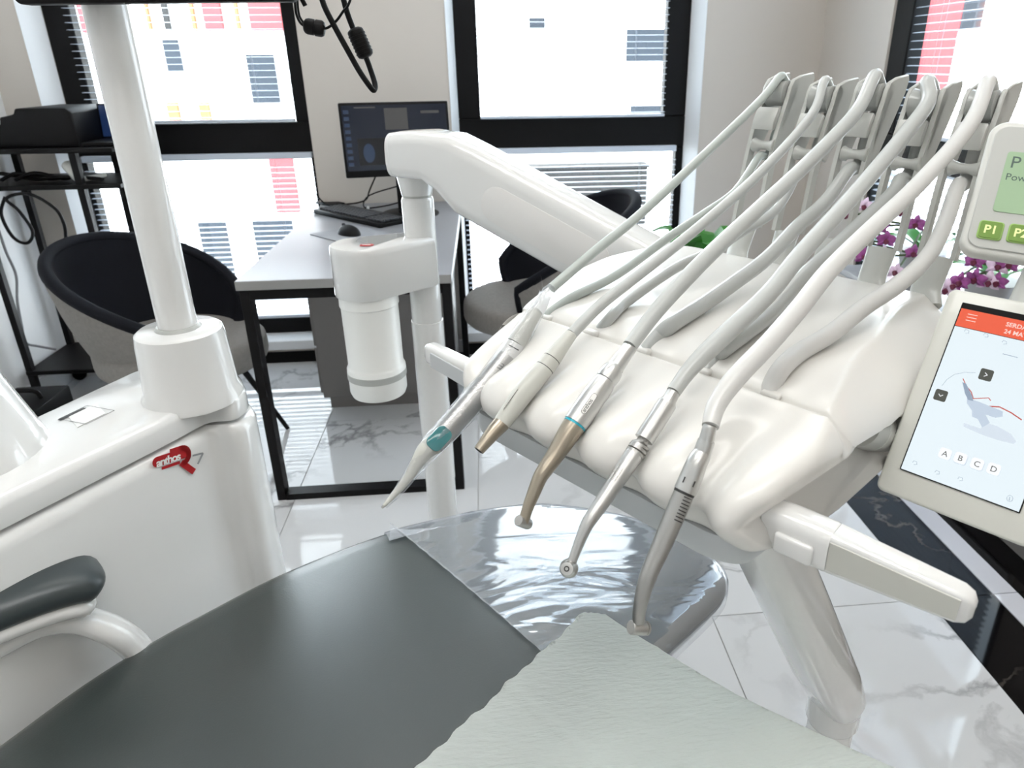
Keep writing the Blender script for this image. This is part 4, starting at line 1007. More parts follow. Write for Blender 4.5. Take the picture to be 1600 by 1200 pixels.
# five whip arms
def arm_u(i): return .012+.0652*i
armpts = [(.375, 1.052), (.385, 1.075), (.393, 1.10), (.400, 1.13), (.410, 1.18), (.423, 1.222), (.438, 1.255), (.449, 1.278), (.453, 1.287)]
for i in range(5):
    ua = arm_u(i); zo = (.006, 0, .004, -.002, -.002)[i]
    ar = obj('whip_arm', (lambda bb: (tube(bb, [L(ua+.008, .36, 1.045), L(ua, .375, 1.062), L(ua, .385, 1.085), L(ua, .392, 1.10)], [.020, .019, .0195, .0205], 16, 4, flat=.5, upv=W), bb)[1])(BM()), 'grey', du)
    for s in (-1, 1):
        b = BM(); pts = catmull([(a, c_+zo*sm((c_-1.1)/.15), 0) for a, c_ in armpts[2:]], 4); hw_ = .0028
        rg = []
        for j, p in enumerate(pts):
            t = (pts[min(j+1, len(pts)-1)]-pts[max(j-1, 0)]).normalized(); nx, nz = t.y, -t.x; dp = .0075
            uc = ua+s*.0185
            rg.append([b.verts.new(L(uc+su*hw_, p.x+nx*sd2*dp, p.y+nz*sd2*dp)) for su, sd2 in ((-1, -1), (1, -1), (1, 1), (-1, 1))])
        for j in range(len(rg)-1):
            for q in range(4): b.faces.new((rg[j][q], rg[j][(q+1) % 4], rg[j+1][(q+1) % 4], rg[j+1][q]))
        b.faces.new(rg[0]); b.faces.new(rg[-1][::-1])
        # side plate wedge at the top
        pl = [(.421, 1.220), (.431, 1.255), (.439, 1.282), (.447, 1.291), (.467, 1.296), (.500, 1.299), (.504, 1.292), (.498, 1.276), (.478, 1.248), (.455, 1.218), (.436, 1.192), (.423, 1.197)]
        prism(b, [L(ua+s*.0185-s*.0027, a, c_+zo) for a, c_ in pl], U*s, .0055, .0012, 1)
        obj('rail', b, 'grey', ar, smooth=True, angle=30)
    b = BM(); prism(b, [L(ua-.0165, a, c_+zo) for a, c_ in ((.408, 1.226), (.416, 1.226), (.427, 1.252), (.421, 1.256), (.410, 1.238))], U, .033, .002, 2); obj('cross_bar', b, 'grey', ar)
    rc = L(ua, .446, 1.272+zo)
    b = BM(); tube(b, [rc-U*.0145, rc-U*.0135, rc-U*.005, rc+U*.005, rc+U*.0135, rc+U*.0145], [.0165, .018, .0165, .0165, .018, .0165], 32); obj('roller', b, 'roller', ar)
    kc_ = L(ua+.004, .413, 1.205+zo)
    b = BM(); tube(b, [kc_-U*.0165, kc_-U*.0155, kc_-U*.012, kc_-U*.005, kc_+U*.005, kc_+U*.012, kc_+U*.0155, kc_+U*.0165], [.009, .0098, .008, .0060, .0060, .008, .0098, .009], 20); obj('spool', b, 'grey', ar)

# handles
hR = L(.350, -.072, .990)
hu = (U*.97+W*.07-Zv*.01).normalized(); hw2 = Zv.cross(hu).normalized(); hz = hu.cross(hw2)
b = BM()
def hsec(C, sy, sz, r=.007): return [C+hw2*x+hz*y for x, y in rrect(sy, sz, r, 4)]
def loft(b_, secs, cap=True):
    rg = [[b_.verts.new(p) for p in s] for s in secs]; n_ = len(rg[0])
    for i in range(len(rg)-1):
        for k in range(n_): b_.faces.new((rg[i][k], rg[i][(k+1) % n_], rg[i+1][(k+1) % n_], rg[i+1][k]))
    if cap: b_.faces.new(rg[0]); b_.faces.new(rg[-1][::-1])
    return b_
hb = obj('handle', loft(BM(), [hsec(hR-hu*.02, .026, .036, .009), hsec(hR+hu*.0, .029, .039, .012), hsec(hR+hu*.03, .028, .036, .009), hsec(hR+hu*.032, .027, .035, .009)]), 'white', du, angle=50, label='right handle with a push button')
obj('grip', loft(BM(), [hsec(hR+hu*.032, .024, .0330, .004), hsec(hR+hu*.08, .021, .028, .004), hsec(hR+hu*.116, .018, .0245, .004), hsec(hR+hu*.122, .014, .021, .004), hsec(hR+hu*.125, .008, .012, .003)]), 'white', hb, angle=40)
obj('grip_strip', loft(BM(), [[hR+hu*x_-hw2*(y_+q_)+hz*z_ for q_, z_ in ((.0, a_), (.0009, a_*.96), (.0009, -a_*.9), (.0, -a_))] for x_, y_, a_ in ((.0325, .0118, .0125), (.08, .0103, .0105), (.117, .0088, .0088))]), 'pipe', hb, smooth=False)
b = BM(); obox(b, hR+hu*.008-hw2*.0155-hz*.004, (hu, hw2, hz), (.030, .006, .017), .0028, 3)
bt_ = obj('push_button', b, 'white', hb)
bt_.location = (0, 0, 0)
hLft = L(-.022, -.080, .998); hu2 = (-U*.98+Zv*.06).normalized()
hw2 = Zv.cross(-hu2).normalized(); hz = (-hu2).cross(hw2)
hl = obj('handle', loft(BM(), [hsec(hLft-hu2*.02, .02, .034, .006), hsec(hLft+hu2*.03, .019, .031, .006), hsec(hLft+hu2*.088, .017, .027, .006), hsec(hLft+hu2*.095, .012, .020, .005)]), 'white', du, angle=50, label='left handle')
b = BM(); obox(b, hLft+hu2*.035-hw2*.0096-hz*.002, (hu2, hw2, hz), (.085, .002, .019), .0008, 1); obj('grip_strip', b, 'tray', hl)

# lower support arm with pivot
e0 = L(.278, -.012, .955); e1 = L(.330, .158, .622)
d_ = (e1-e0).normalized(); s1 = Zv.cross(d_).normalized(); s1 = U.copy() if False else s1; n1_ = d_.cross(s1)
def asec(C, a_, c_, r): return [C+s1*x+n1_*y for x, y in rrect(a_, c_, r, 5)]
low_ = obj('lower_arm', loft(BM(), [asec(e0-d_*.01, .070, .05, .018), asec(e0+d_*.05, .074, .055, .02), asec(e1-d_*.06, .074, .058, .02), asec(e1-d_*.0, .07, .052, .022), asec(e1+d_*.022, .055, .038, .016), asec(e1+d_*.03, .035, .02, .009)]), 'white', du, angle=50)
b = BM(); pv = L(.328, .168, 0); tube(b, [pv+Zv*.62, pv+Zv*.615, pv+Zv*.575, pv+Zv*.57], [.026, .031, .031, .029], 32); obj('pivot', b, 'white', low_)
b = BM(); tube(b, [pv+Zv*.572, pv+Zv*.565, pv+Zv*.12, L(.26, .06, .06), L(.1, -.2, .05)], [.027, .027, .03, .034, .034], 24); obj('pivot_post', b, 'white', low_)

# tablet display
T_TL = CAM+ray(1508, 475)*.62; T_BL = CAM+ray(1408, 732)*.62*1.005; T_BR = CAM+ray(1592, 800)*.62*.905
tx_ = (T_BR-T_BL).normalized(); ty_ = (T_TL-T_BL); ty_ = (ty_-tx_*ty_.dot(tx_)).normalized(); tn = tx_.cross(ty_)
tw, th = (T_BR-T_BL).length, (T_TL-T_BL).length; TC = (T_BL+T_BR)/2+ty_*th/2
def pt(x, y, off=0):
    r = ray(x, y); P0 = TC+tn*off; return CAM+r*((P0-CAM).dot(tn)/r.dot(tn))
def t2(x, y): d = pt(x, y)-TC; return d.dot(tx_), d.dot(ty_)
lx = -tw/2-.0105; by = -th/2-.0165
o_ = t2(1366, 762); lx, by = o_[0], o_[1]; o_ = t2(1489, 450); tyy = o_[1]
wd_, hg_ = -lx*2, tyy-by; Cc = TC+ty_*((tyy+by)/2)
tab = obj('tablet', plate(BM(), Cc-tn*.015, tx_, ty_, rrect(wd_, hg_, .007, 6), .0145, .0025, 3), 'bezel', du, label='tablet display in a pale grey bezel')
scr = obj('screen', plate(BM(), TC-tn*.0004, tx_, ty_, rrect(tw+.002, th+.002, .0006, 1), .0008), 'black', tab)
def sc(b_, x0, y0, x1, y1, off, d=.0001):     # fractions, y from the bottom
    return plate(b_, TC+tn*off+tx_*((x0+x1)/2-.5)*tw+ty_*((y0+y1)/2-.5)*th, tx_, ty_, rrect(abs(x1-x0)*tw, abs(y1-y0)*th, .0001, 1), d)
o0 = .0005
b = BM(); sc(b, 0, 0, 1, .865, o0); sc0 = obj('display_area', b, 'scr', tab)
b = BM(); sc(b, 0, .868, 1, .972, o0); obj('header_bar', b, 'scro', tab)
b = BM()
for k in range(3): sc(b, .07, .945-k*.018, .155, .949-k*.018, o0+.0002)
obj('menu_icon', b, 'scrt', tab)
def tp(fx, fy, off=.0007): return TC+tx_*(fx-.5)*tw+ty_*(fy-.5)*th+tn*off
text('header_text', 'SERDAR', tp(.40, .925), tx_, ty_, .0052, 'scrt', tab, .0001, bold=.0001)
text('header_text', '24 MAY', tp(.405, .885), tx_, ty_, .0052, 'scrt', tab, .0001, bold=.0001)
def rb(fx, fy, s_, m_, off=.0006, rr_=.0016): return obj('button', plate(BM(), tp(fx, fy, off), tx_, ty_, rrect(s_, s_, rr_), .0002), m_, tab)
def atf(x, y): a_ = t2(x, y); return a_[0]/tw+.5, a_[1]/th+.5
for x, y, pts in ((1541, 586, [(-.0011, .0016), (.0009, 0), (-.0011, -.0016)]), (1470, 618, [(-.0017, .0008), (0, -.0008), (.0017, .0008)])):
    fx, fy = atf(x, y); bo = rb(fx, fy, .0100, 'scri'); b = BM(); strip2(b, tp(fx, fy, .0009), tx_, ty_, pts, .0006, .0001); obj('arrow', b, 'scrw', tab)
for (x, y), ch in zip(((1477, 709), (1501, 716), (1527, 725), (1553, 733)), 'ABCD'):
    fx, fy = atf(x, y)
    obj('button', plate(BM(), tp(fx+.004, fy-.004, .0005), tx_, ty_, rrect(.0098, .0098, .0022), .0001), 'scrl', tab)
    rb(fx, fy, .0094, 'scrw', .00065, .0022)
    text('button_letter', ch, tp(fx, fy, .0009)-ty_*.0024, tx_, ty_, .0068, 'scri', tab, .0001, align='CENTER')
b = BM()
def stroke(pts, wd): strip2(b, tp(.5, .5, .0006), tx_, ty_, [((fx-.5)*tw, (fy-.5)*th) for fx, fy in [atf(*p) for p in pts]], wd, .0001)
stroke([(1472, 603), (1480, 593), (1492, 585), (1508, 582), (1524, 583)], .0003)
obj('arc_guide', b, 'scrg', tab); b = BM(); stroke([(1567, 553), (1590, 559)], .0005)
obj('underline', b, 'scrg', tab)
for x, y in ((1511, 518), (1541, 524), (1570, 535), (1430, 723), (1465, 738), (1501, 748)):
    b = BM(); stroke([(x-4, y), (x-2, y-3), (x+3, y-1), (x+3, y+3), (x-2, y+3)], .0003); obj('icon', b, 'scrg', tab)
b = BM(); stroke([(1578+5*math.cos(a_/8*2*PI), 779+5*math.sin(a_/8*2*PI)) for a_ in range(9)], .0003); stroke([(1578, 777), (1577, 782)], .0005); obj('info_icon', b, 'scrg', tab)
def sform(name, pts, m_, off):     # flat drawing on the screen from its outline
    return obj(name, prism(BM(), [tp(*atf(*p), off) for p in pts], tn, .0001), m_, tab)
sform('chair_drawing_base', [(1506, 661), (1533, 670), (1538, 660), (1558, 666), (1580, 678), (1588, 690), (1584, 694), (1560, 688), (1536, 680), (1506, 667)], 'scrb', .00062)
sform('chair_drawing_body', [(1511, 622), (1530, 628), (1567, 643), (1567, 651), (1555, 653), (1540, 648), (1547, 661), (1535, 668), (1528, 655), (1519, 651), (1519, 642), (1511, 630)], 'scrl', .0007)
sform('chair_drawing_back', [(1504, 597), (1510, 600), (1520, 620), (1521, 627), (1513, 625), (1508, 615)], 'scrg', .0008)
b = BM(); stroke([(1505, 592), (1510, 603), (1518, 613), (1521, 623), (1545, 622), (1548, 626)], .0007); stroke([(1519, 634), (1545, 635), (1562, 636), (1580, 645), (1596, 656)], .0010); obj('chair_drawing_cushions', b, 'scrr', tab)
# knuckle joining the tablet to the body
k0 = pu(1352, 668, .335); k1 = k0+U*.075
ke_ = pt(1410, 692); ke_ = CAM+(ke_-CAM).normalized()*((ke_-CAM).length+.09)
kd = (ke_-k0).normalized()
kn = obj('tablet_joint', (lambda bb: (tube(bb, [k0-kd*.02, k0+kd*.006, k0+kd*.008], [.020, .020, .019], 32), tube(bb, [k0+kd*.0085, k0+kd*.010, k0+kd*.040, k0+kd*.060], [.018, .0195, .0185, .016], 32), bb)[-1])(BM()), 'grey', du)

# small control panel with green buttons
q0 = CAM+ray(1500, 392)*.66
pxv = (tx_*.97-tn*.1).normalized()
up_px = (CAM+ray(1546, 190)*.672)-q0
pxv = (V((.80, -.58, -.055))).normalized(); pyv = (up_px-pxv*up_px.dot(pxv)).normalized(); pn = pxv.cross(pyv)
if pn.dot(CAM-q0) < 0: pn = -pn
def pp_(x, y, off=0): r = ray(x, y); P0 = q0+pn*off; return CAM+r*((P0-CAM).dot(pn)/r.dot(pn))
def p2(x, y): d = pp_(x, y)-q0; return d.dot(pxv), d.dot(pyv)
tl = p2(1548, 186); bl = p2(1499, 392); hg = tl[1]-bl[1]; wdp = .17
l_ = (tl[0]+bl[0])/2
PCn = q0+pxv*(l_+wdp/2)+pyv*(bl[1]+hg/2)
def plate2(C, pts, d, bev=0, seg=2): return prism(BM(), [C+pxv*x+pyv*y for x, y in pts], pn, d, bev, seg)
pan = obj('control_panel', plate2(PCn-pn*.018, rrect(wdp, hg, .015, 7), .0175, .004, 3), 'panel', du, label='small control panel with a green display')
obj('front_frame', plate2(PCn-pn*.0004, rrect(wdp-.010, hg-.012, .012, 7), .0016, .0008, 1), 'grey', pan)
la = p2(1578, 238); lb = p2(1547, 330)
lcdC = q0+pxv*((la[0]+lb[0])/2+.05)+pyv*((la[1]+lb[1])/2)
obj('lcd', plate2(lcdC+pn*.0012, rrect(.10, la[1]-lb[1], .003, 4), .0008), 'lcd', pan)
t0 = p2(1576, 263); text('lcd_text', 'P', q0+pxv*t0[0]+pyv*t0[1]+pn*.0022, pxv, pyv, .0165, 'lcdt', pan, .0001)
t0 = p2(1569, 282); text('lcd_text', 'Power', q0+pxv*t0[0]+pyv*t0[1]+pn*.0022, pxv, pyv, .0095, 'lcdt', pan, .0001)
for (x, y), s_ in zip(((1547, 361), (1594, 367)), ('P1', 'P2')):
    a_ = p2(x, y); Cb = q0+pxv*a_[0]+pyv*a_[1]
    bt = obj('button', plate2(Cb+pn*.0008, rrect(.0205, .0180, .003, 4), .0020, .0006, 1), 'btnr', pan)
    obj('button_face', plate2(Cb+pn*.0026, rrect(.0182, .0158, .0026, 4), .0010), 'btn', pan)
    text('button_letter', s_, Cb+pn*.0038-pyv*.0036, pxv, pyv, .0112, 'btnt', pan, .0002, bold=.00025, align='CENTER')
# bracket behind the panel and tablet
b = BM(); n0_ = PCn-pn*.028-pyv*hg*.3; n1_b = Cc-tn*.03+ty_*hg_*.2
tube(b, [n0_+pyv*.03, n0_, (n0_+n1_b)/2-tn*.01, n1_b, n1_b-ty_*.05, k0+kd*.045], [.022, .024, .026, .026, .022, .015], 20, 4); obj('screen_bracket', b, 'grey', du)

# ------------------------------------------------------------------ handpieces with their hoses
HU = [.014, .082, .159, .227, .288]
A_px = [[(862, 450), (930, 392), (1000, 335), (1100, 242), (1190, 155)],
        [(893, 522), (940, 475), (1010, 420), (1100, 348), (1190, 268), (1268, 180)],
        [(984, 541), (1025, 487), (1075, 432), (1122, 385), (1190, 322), (1265, 252), (1338, 175)],
        [(1052, 613), (1080, 575), (1125, 530), (1200, 460), (1252, 396), (1340, 298), (1412, 212), (1450, 160)],
        [(1110, 666), (1120, 632), (1150, 590), (1200, 538), (1250, 480), (1300, 418), (1375, 345), (1425, 298), (1490, 228), (1524, 180)]]
B_px = [[(855, 494), (880, 474), (905, 459), (950, 437), (985, 415), (1040, 374), (1100, 334), (1150, 298), (1188, 256)],
        [(935, 519), (955, 495), (975, 475), (1020, 442), (1062, 415), (1107, 395), (1160, 362), (1215, 325), (1250, 285)],
        [(1012, 547), (1030, 525), (1050, 507), (1100, 475), (1150, 440), (1200, 402), (1245, 355), (1290, 315), (1330, 276)],
        [(1107, 577), (1120, 556), (1137, 540), (1200, 492), (1250, 437), (1300, 392), (1350, 345), (1395, 302), (1412, 284)],
        [(1205, 606), (1222, 575), (1250, 550), (1300, 520), (1350, 480), (1400, 447), (1437, 415), (1460, 385), (1478, 345), (1500, 300)]]
hr = [(.0056, .0056), (.0060, .0060), (.0082, .0084), (.0086, .0086), (.0084, .0086)]
he = [.0056, .0060, .0070, .0062, .0066]
hm = ['hoseg', 'hose', 'hose', 'hose', 'hosew']
names = [('curing_handpiece', 'plastic-sleeved metal handpiece with teal button, far left of the five', 'handpiece'),
         ('scaler_handpiece', 'matt pale grey handpiece with a short steel nose, second from the left', 'handpiece'),
         ('contra_angle_handpiece', 'bronze-toned angled handpiece with a cyan ring, middle of the five', 'handpiece'),
         ('turbine_handpiece', 'silver handpiece with knurled coupling rings and round ball head', 'handpiece'),
         ('straight_turbine_handpiece', 'silver stepped handpiece with barrel head hanging over the paper bib', 'handpiece')]
pieces = [
 # (name, material, [(px, py, radius px)...])
 [('sleeve_neck', 'sleeve', [(864, 448, 7), (856, 456, 9), (850, 466, 8), (845, 478, 9.5), (838, 488, 9.5)]),
  ('tail', 'pipe', [(840, 486, 9), (832, 496, 10), (812, 528, 13), (806, 537, 14)]),
  ('white_ring', 'white', [(806, 537, 14.5), (800, 548, 15.5), (793, 558, 16)]),
  ('barrel', 'dsteel', [(793, 558, 16), (775, 582, 17), (735, 630, 17), (700, 670, 16.5), (678, 694, 15.5)]),
  ('nose', 'pipe', [(678, 694, 15), (665, 704, 13), (650, 726, 9), (640, 743, 7), (625, 762, 5.5), (612, 777, 4), (600, 790, 2.6)])],
 [('cap', 'pipe', [(894, 520, 7.5), (893, 522, 9), (880, 538, 11), (866, 556, 13), (862, 561, 13.4)]),
  ('ring', 'pipe', [(862, 561, 13.6), (856, 569, 14), (851, 575, 14.2)]),
  ('barrel', 'pipe', [(851, 575, 14), (836, 592, 15.5), (815, 618, 15.5), (797, 643, 14), (784, 661, 13)]),
  ('steel_nose', 'gold', [(784, 661, 12.6), (772, 674, 11.5), (756, 694, 9), (748, 704, 7.8)])],
 [('collar', 'steel', [(985, 540, 10), (984, 543, 11), (972, 559, 12), (961, 575, 13)]),
  ('ring', 'steel', [(961, 575, 13), (958, 578, 15.5), (953, 585, 16.5), (949, 590, 16.5), (946, 594, 15.5)]),
  ('motor', 'steel', [(946, 594, 15.5), (942, 600, 17.5), (925, 624, 18.5), (910, 646, 18.8), (899, 662, 18.5)]),
  ('cyan_ring', 'cyan', [(899, 662, 17.6), (897, 665, 17.6)]),
  ('shank', 'gold', [(897, 665, 17.2), (887, 680, 16.2), (867, 712, 13.2), (850, 736, 11.6), (843, 748, 10.6), (834, 770, 9.6), (826, 790, 8.4), (821, 805, 7.6)])],
 [('collar', 'steel', [(1053, 611, 8.5), (1052, 613, 9.8), (1046, 624, 10.5), (1044, 627, 12), (1042, 631, 14)]),
  ('sheath', 'steel', [(1042, 631, 14), (1028, 653, 14.3), (1013, 676, 14.4), (1006, 687, 14.2)]),
  ('coupling', 'dsteel', [(1006, 687, 9), (1002, 692, 9), (1001, 694, 13.5), (999, 698, 14.5), (998.5, 699, 12.5), (997, 701, 14.8), (995, 704, 14.8), (994.5, 705, 12.6), (993, 707, 14.6), (991, 710, 14.4)]),
  ('shank', 'steel', [(991, 710, 13), (988, 714, 14), (964, 750, 12.6), (942, 783, 11.4), (920, 815, 9.6), (910, 836, 8.2), (902, 856, 7.2), (896, 872, 6.6), (892, 882, 6.6)])],
 [('collar', 'steel', [(1110, 664, 8.5), (1109, 667, 10), (1104, 687, 10.8)]),
  ('step', 'steel', [(1104, 688, 12), (1097, 709, 13)]),
  ('barrel', 'steel', [(1097, 709, 13.4), (1089, 723, 15), (1080, 745, 16), (1070, 768, 16)]),
  ('lower_barrel', 'dsteel', [(1069, 770, 14.6), (1058, 796, 14.6), (1040, 838, 14.2), (1027, 868, 13.2)]),
  ('neck', 'dsteel', [(1027, 868, 13.2), (1016, 892, 12.4), (1009, 912, 11.6), (1003, 934, 10.2), (999, 955, 9), (998, 970, 8.6)])]]
for i in range(5):
    ui = HU[i]
    P_top = pu(A_px[i][0][0], A_px[i][0][1], ui)
    hp = thing(names[i][0], names[i][1], names[i][2], P_top, 'handpieces resting on the delivery unit')
    ua = arm_u(i); zo = (.006, 0, .004, -.002, -.002)[i]; rA, rB_ = hr[i]
    rc = L(ua, .446, 1.272+zo); kc_ = L(ua+.004, .413, 1.205+zo)
    topA = rc+Zv*(.0160+rA)-W*.004
    pa = along(A_px[i], P_top, topA); pa[0] = P_top
    over = [topA+W*.012-Zv*.002, rc+W*(.016+rA*.8)+Zv*.008, rc+W*(.018+rA*.8)-Zv*.012, rc+W*.016-Zv*.035, kc_+W*.026+Zv*.012, kc_+W*.022-Zv*.006, kc_+W*.006-Zv*(.010+rB_)]
    slot = L(U0c-.012+SPc*i*1.01, .003, 1.052)
    kb_ = kc_-W*.012-Zv*(.010+rB_)
    pb = along(B_px[i], slot, kb_)
    # keep the returning strand on or above the shell
    q = []
    for p in pb:
        u_, w_, z_ = uw(p); zs_ = interp([(-.02, 1.05), (.02, 1.0635), (.07, 1.070), (.15, 1.0755), (.24, 1.075), (.32, 1.069), (.37, 1.06), (.4, .9)], w_)
        if w_ > .03 and z_ < zs_+rB_*.9:
            r = (p-CAM); s_ = (zs_+rB_*.9-H)/r.z; p = CAM+r*s_
        q.append(p)
    pb = q
    path = pa+[topA]+over+[kb_]+pb[::-1][1:]+[slot-Zv*.006]
    rad = [he[i], (he[i]+rA)/2]+[rA]*(len(pa)+1)+[(rA+rB_)/2]*3+[rB_]*(len(path)-len(pa)-6)
    b = BM(); tube(b, path, rad, 14, 5); obj('hose', b, hm[i], hp)
    last = None; PTS = []
    for nm, mt_, pl in pieces[i]:
        b = BM(); pts = [pu(x, y, ui) for x, y, r_ in pl]; rr_ = [rpx(p, r_) for p, (x, y, r_) in zip(pts, pl)]
        n_ = 20
        if nm in ('barrel', 'shank', 'neck', 'nose') and len(pts) > 3: tube(b, pts, rr_, 24, 4)
        else: tube(b, pts, rr_, 24)
        o = obj(nm, b, mt_, hp, angle=32)
        PTS.append((nm, pts, rr_, o))
    E_ = PTS[-1][1][-1]; dirE = (PTS[-1][1][-1]-PTS[-1][1][-2]).normalized()
    camd = (CAM-E_).normalized(); sdv = dirE.cross(camd).normalized()
    def facing(idx, f, lift=1.0):   # point on the visible side of piece idx at fraction f
        nm, pts, rr_, o = PTS[idx]; k = f*(len(pts)-1); a_ = int(min(k, len(pts)-2)); t_ = k-a_
        p = pts[a_]*(1-t_)+pts[a_+1]*t_; r_ = rr_[a_]*(1-t_)+rr_[a_+1]*t_; d = (pts[a_+1]-pts[a_]).normalized(); c = (CAM-p).normalized(); c = (c-d*c.dot(d)).normalized()
        return p+c*r_*lift, d, c, r_
    if i == 0:
        p, d, c, r_ = facing(3, .93, 1.0); s_ = d.cross(c)
        b = BM(); prism(b, [p-c*.0022+d*x+s_*y for x, y in rrect(.026, r_*1.55, .006, 5)], c, .0035, .001, 2); obj('teal_button', b, 'teal', hp)
        b = BM(); tube(b, [E_, E_+dirE*.003], [rpx(E_, 2.4), rpx(E_, 1.6)], 10); obj('tip', b, 'dsteel', hp)
        # clear sleeve around the whole piece with a crumpled end
        b = BM(); pp0 = [pu(x, y, ui) for x, y, r_ in [(852, 460, 0), (838, 486, 0), (806, 537, 0), (775, 582, 0), (735, 630, 0), (700, 670, 0), (672, 700, 0), (648, 732, 0), (625, 764, 0), (601, 791, 0)]]
        tube(b, pp0, [rpx(p_, r_) for p_, r_ in zip(pp0, (9, 12, 16.5, 19, 19.5, 18.5, 16.5, 11, 7.5, 3.6))], 16, 5, cap=False)
        for v in b.verts: v.co += V((random.uniform(-1, 1), random.uniform(-1, 1), random.uniform(-1, 1)))*.00025
        obj('clear_sleeve', b, 'sleeve', hp, angle=80)
        b = BM(); c0_ = pu(853, 458, ui)
        for k in range(7):
            a_ = k*.9; d0 = V((math.cos(a_), math.sin(a_), .9)).normalized()
            vv = [c0_+V((math.cos(a_+.3*j), math.sin(a_+.3*j), 0))*.006 for j in (0, 1)]
            b.faces.new([b.verts.new(vv[0]), b.verts.new(vv[1]), b.verts.new(c0_+d0*(.012+.006*(k % 3)))])
        obj('sleeve_tail', b, 'sleeve', hp, smooth=False)
        p, d, c, r_ = facing(2, .35, 1.0); s_ = d.cross(c)
        b = BM(); plate(b, p-d*.0+s_*0, s_, -d, [(x, y) for x, y in rrect(.012, .0012, .0003, 1)], .0003); plate(b, p+d*.006+s_*.004, s_, -d, rrect(.001, .001, .0004, 2), .0003); obj('print', b, 'ink', hp)
        p, d, c, r_ = facing(3, .18, 1.0); s_ = d.cross(c)
        b = BM(); q_ = p+c*.0002
        for seg_ in ([(-.002, -.003), (.002, -.003)], [(-.002, 0), (.002, 0)], [(-.002, .003), (.002, .003)], [(-.002, -.003), (-.002, .003)]): strip2(b, q_, s_, d, seg_, .0006, .0003)
        obj('print', b, 'ink', hp)
    if i == 1:
        b = BM(); tube(b, [E_-dirE*.0002, E_+dirE*.0003], rpx(E_, 6), 20); obj('opening', b, 'black', hp)
        for idx, f in ((1, .0), (1, 1.0)):
            nm, pts, rr_, o = PTS[idx]; p = pts[0] if f == 0 else pts[-1]; r_ = rr_[0] if f == 0 else rr_[-1]; d = (pts[1]-pts[0]).normalized()
            b = BM(); tube(b, [p-d*.0003, p+d*.0004], r_+.0001, 24); obj('seam', b, 'ink', hp)
        p, d, c, r_ = facing(2, .62); s_ = d.cross(c); b = BM()
        for k in range(7): strip2(b, p+s_*r_*.62-c*.0016+d*(k*.0035-.01), d, c, [(0, 0), (.0022, 0)], .0009, .0004)
        obj('print', b, 'ink', hp)
    if i == 2:
        hx_ = (pu(830, 826, ui)-pu(805, 817, ui)).normalized()
        b = BM(); hc = pu(818, 816, ui); hd_ = (hx_).normalized(); r8 = rpx(hc, 8.2)
        tube(b, [hc-hd_*r8*1.55, hc-hd_*r8*1.4, hc+hd_*r8*1.1, hc+hd_*r8*1.5, hc+hd_*r8*1.7], [r8*.86, r8*.96, r8, r8*.9, r8*.6], 28); obj('head', b, 'dsteel', hp)
        b = BM(); tube(b, [E_-dirE*.001, E_+dirE*.006], [rpx(E_, 7.8), rpx(E_, 8.2)], 20); obj('head_neck', b, 'gold', hp)
        b = BM(); p0, p1 = PTS[2][1][-1], PTS[3][1][0]; dd = (p1-p0).normalized(); tube(b, [p0-dd*.0012, p0-dd*.0002], rpx(p0, 18.0), 24); obj('dark_ring', b, 'ink', hp)
        p, d, c, r_ = facing(2, .62, 1.0); s_ = d.cross(c)
        tdir = -d
        tc_ = p+c*.0003
        sgn = s_ if (tdir.cross(s_)).dot(c) > 0 else -s_
        pl_ = obj('emblem', plate(BM(), tc_-c*.0002, tdir, sgn, rrect(.0215, .0052, .0025, 4), .0003), 'ink', hp)
        obj('emblem_field', plate(BM(), tc_, tdir, sgn, rrect(.0208, .0045, .0022, 4), .0003), 'steel', pl_)
        text('lettering', 'anthos', tc_+c*.0004-tdir*.0093-sgn*.0014, tdir, sgn, .0056, 'ink', pl_, .0001, space=.9)
    if i == 3:
        hc = pu(889, 888, ui); r14 = rpx(hc, 13.2)
        b = BM(); bmesh.ops.create_uvsphere(b, u_segments=24, v_segments=16, radius=r14)
        for v in b.verts: v.co += hc
        obj('head', b, 'dsteel', hp)
        ax_ = ((CAM-hc).normalized()*1.0-sdv*.2+(pu(870, 888, ui)-hc).normalized()*.9).normalized()
        b = BM(); tube(b, [hc+ax_*r14*.5, hc+ax_*r14*.95, hc+ax_*r14*1.12, hc+ax_*r14*1.14], [r14*.86, r14*.72, r14*.66, r14*.5], 24); cp_ = obj('push_cap', b, 'steel', hp)
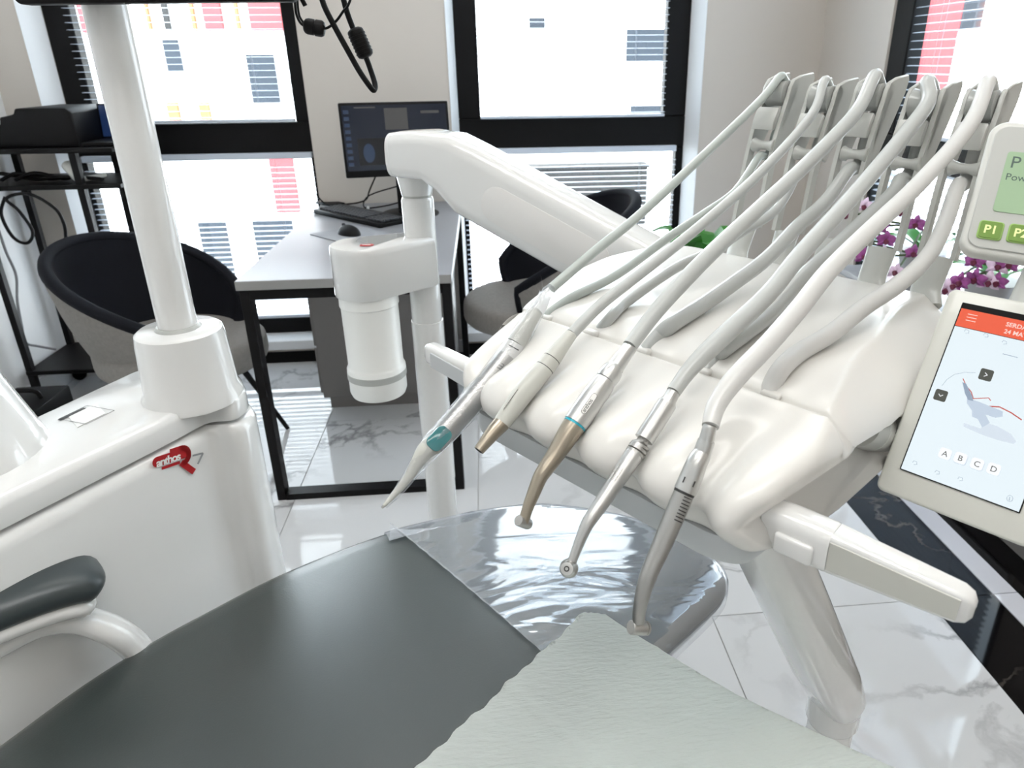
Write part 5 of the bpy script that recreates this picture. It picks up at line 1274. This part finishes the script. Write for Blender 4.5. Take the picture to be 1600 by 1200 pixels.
        b = BM(); tube(b, [hc+ax_*r14*1.10, hc+ax_*r14*1.17], r14*.30, 16); obj('cap_ring', b, 'ink', cp_)
        b = BM(); tube(b, [hc+ax_*r14*1.12, hc+ax_*r14*1.20], r14*.17, 16); obj('cap_centre', b, 'steel', cp_)
        b = BM(); dd = (PTS[3][1][1]-PTS[3][1][0]).normalized(); p0 = PTS[3][1][1]
        p, d, c, r_ = facing(3, .22, 1.0); s_ = d.cross(c)
        for k in range(5):
            for j in range(3): strip2(b, p+d*(k*.0032-.006)+s_*(j*.0022+.001)-c*.0006*(j), d, s_, [(0, 0), (.0018, 0)], .0009, .0008)
        obj('print', b, 'dsteel', hp)
    if i == 4:
        hc = pu(998, 981, ui); r9 = rpx(hc, 9.6); hd_ = ((pu(1012, 982, ui)-pu(984, 980, ui)).normalized()+(CAM-hc).normalized()*.45).normalized()
        b = BM(); tube(b, [hc-hd_*r9*1.5, hc-hd_*r9*1.35, hc+hd_*r9*1.0, hc+hd_*r9*1.02, hc+hd_*r9*1.12, hc+hd_*r9*1.14, hc+hd_*r9*1.5, hc+hd_*r9*1.58], [r9*.86, r9*.97, r9, r9*.9, r9*.9, r9*1.0, r9*.98, r9*.8], 28); obj('head', b, 'dsteel', hp)
        for f in (.04,):
            nm, pts, rr_, o = PTS[3]; p0 = pts[0]; dd = (pts[1]-pts[0]).normalized(); b = BM(); tube(b, [p0-dd*.001, p0+dd*.0008], rr_[0]*1.02, 24); obj('dark_ring', b, 'ink', hp)
        p, d, c, r_ = facing(3, .2, 1.0); s_ = d.cross(c); b = BM()
        for k in range(8): strip2(b, p+d*(k*.0026-.006)-s_*.004*(1), s_, d, [(-.0025, 0), (.0028, 0)], .0009, .0004)
        obj('print', b, 'ink', hp)
        p, d, c, r_ = facing(2, .75, 1.0); s_ = d.cross(c); b = BM()
        for k in range(3): strip2(b, p+s_*(k*.004-.004)-c*.0004, d, s_, [(-.001, 0), (.003, 0)], .0009, .0006)
        obj('print', b, 'ink', hp)
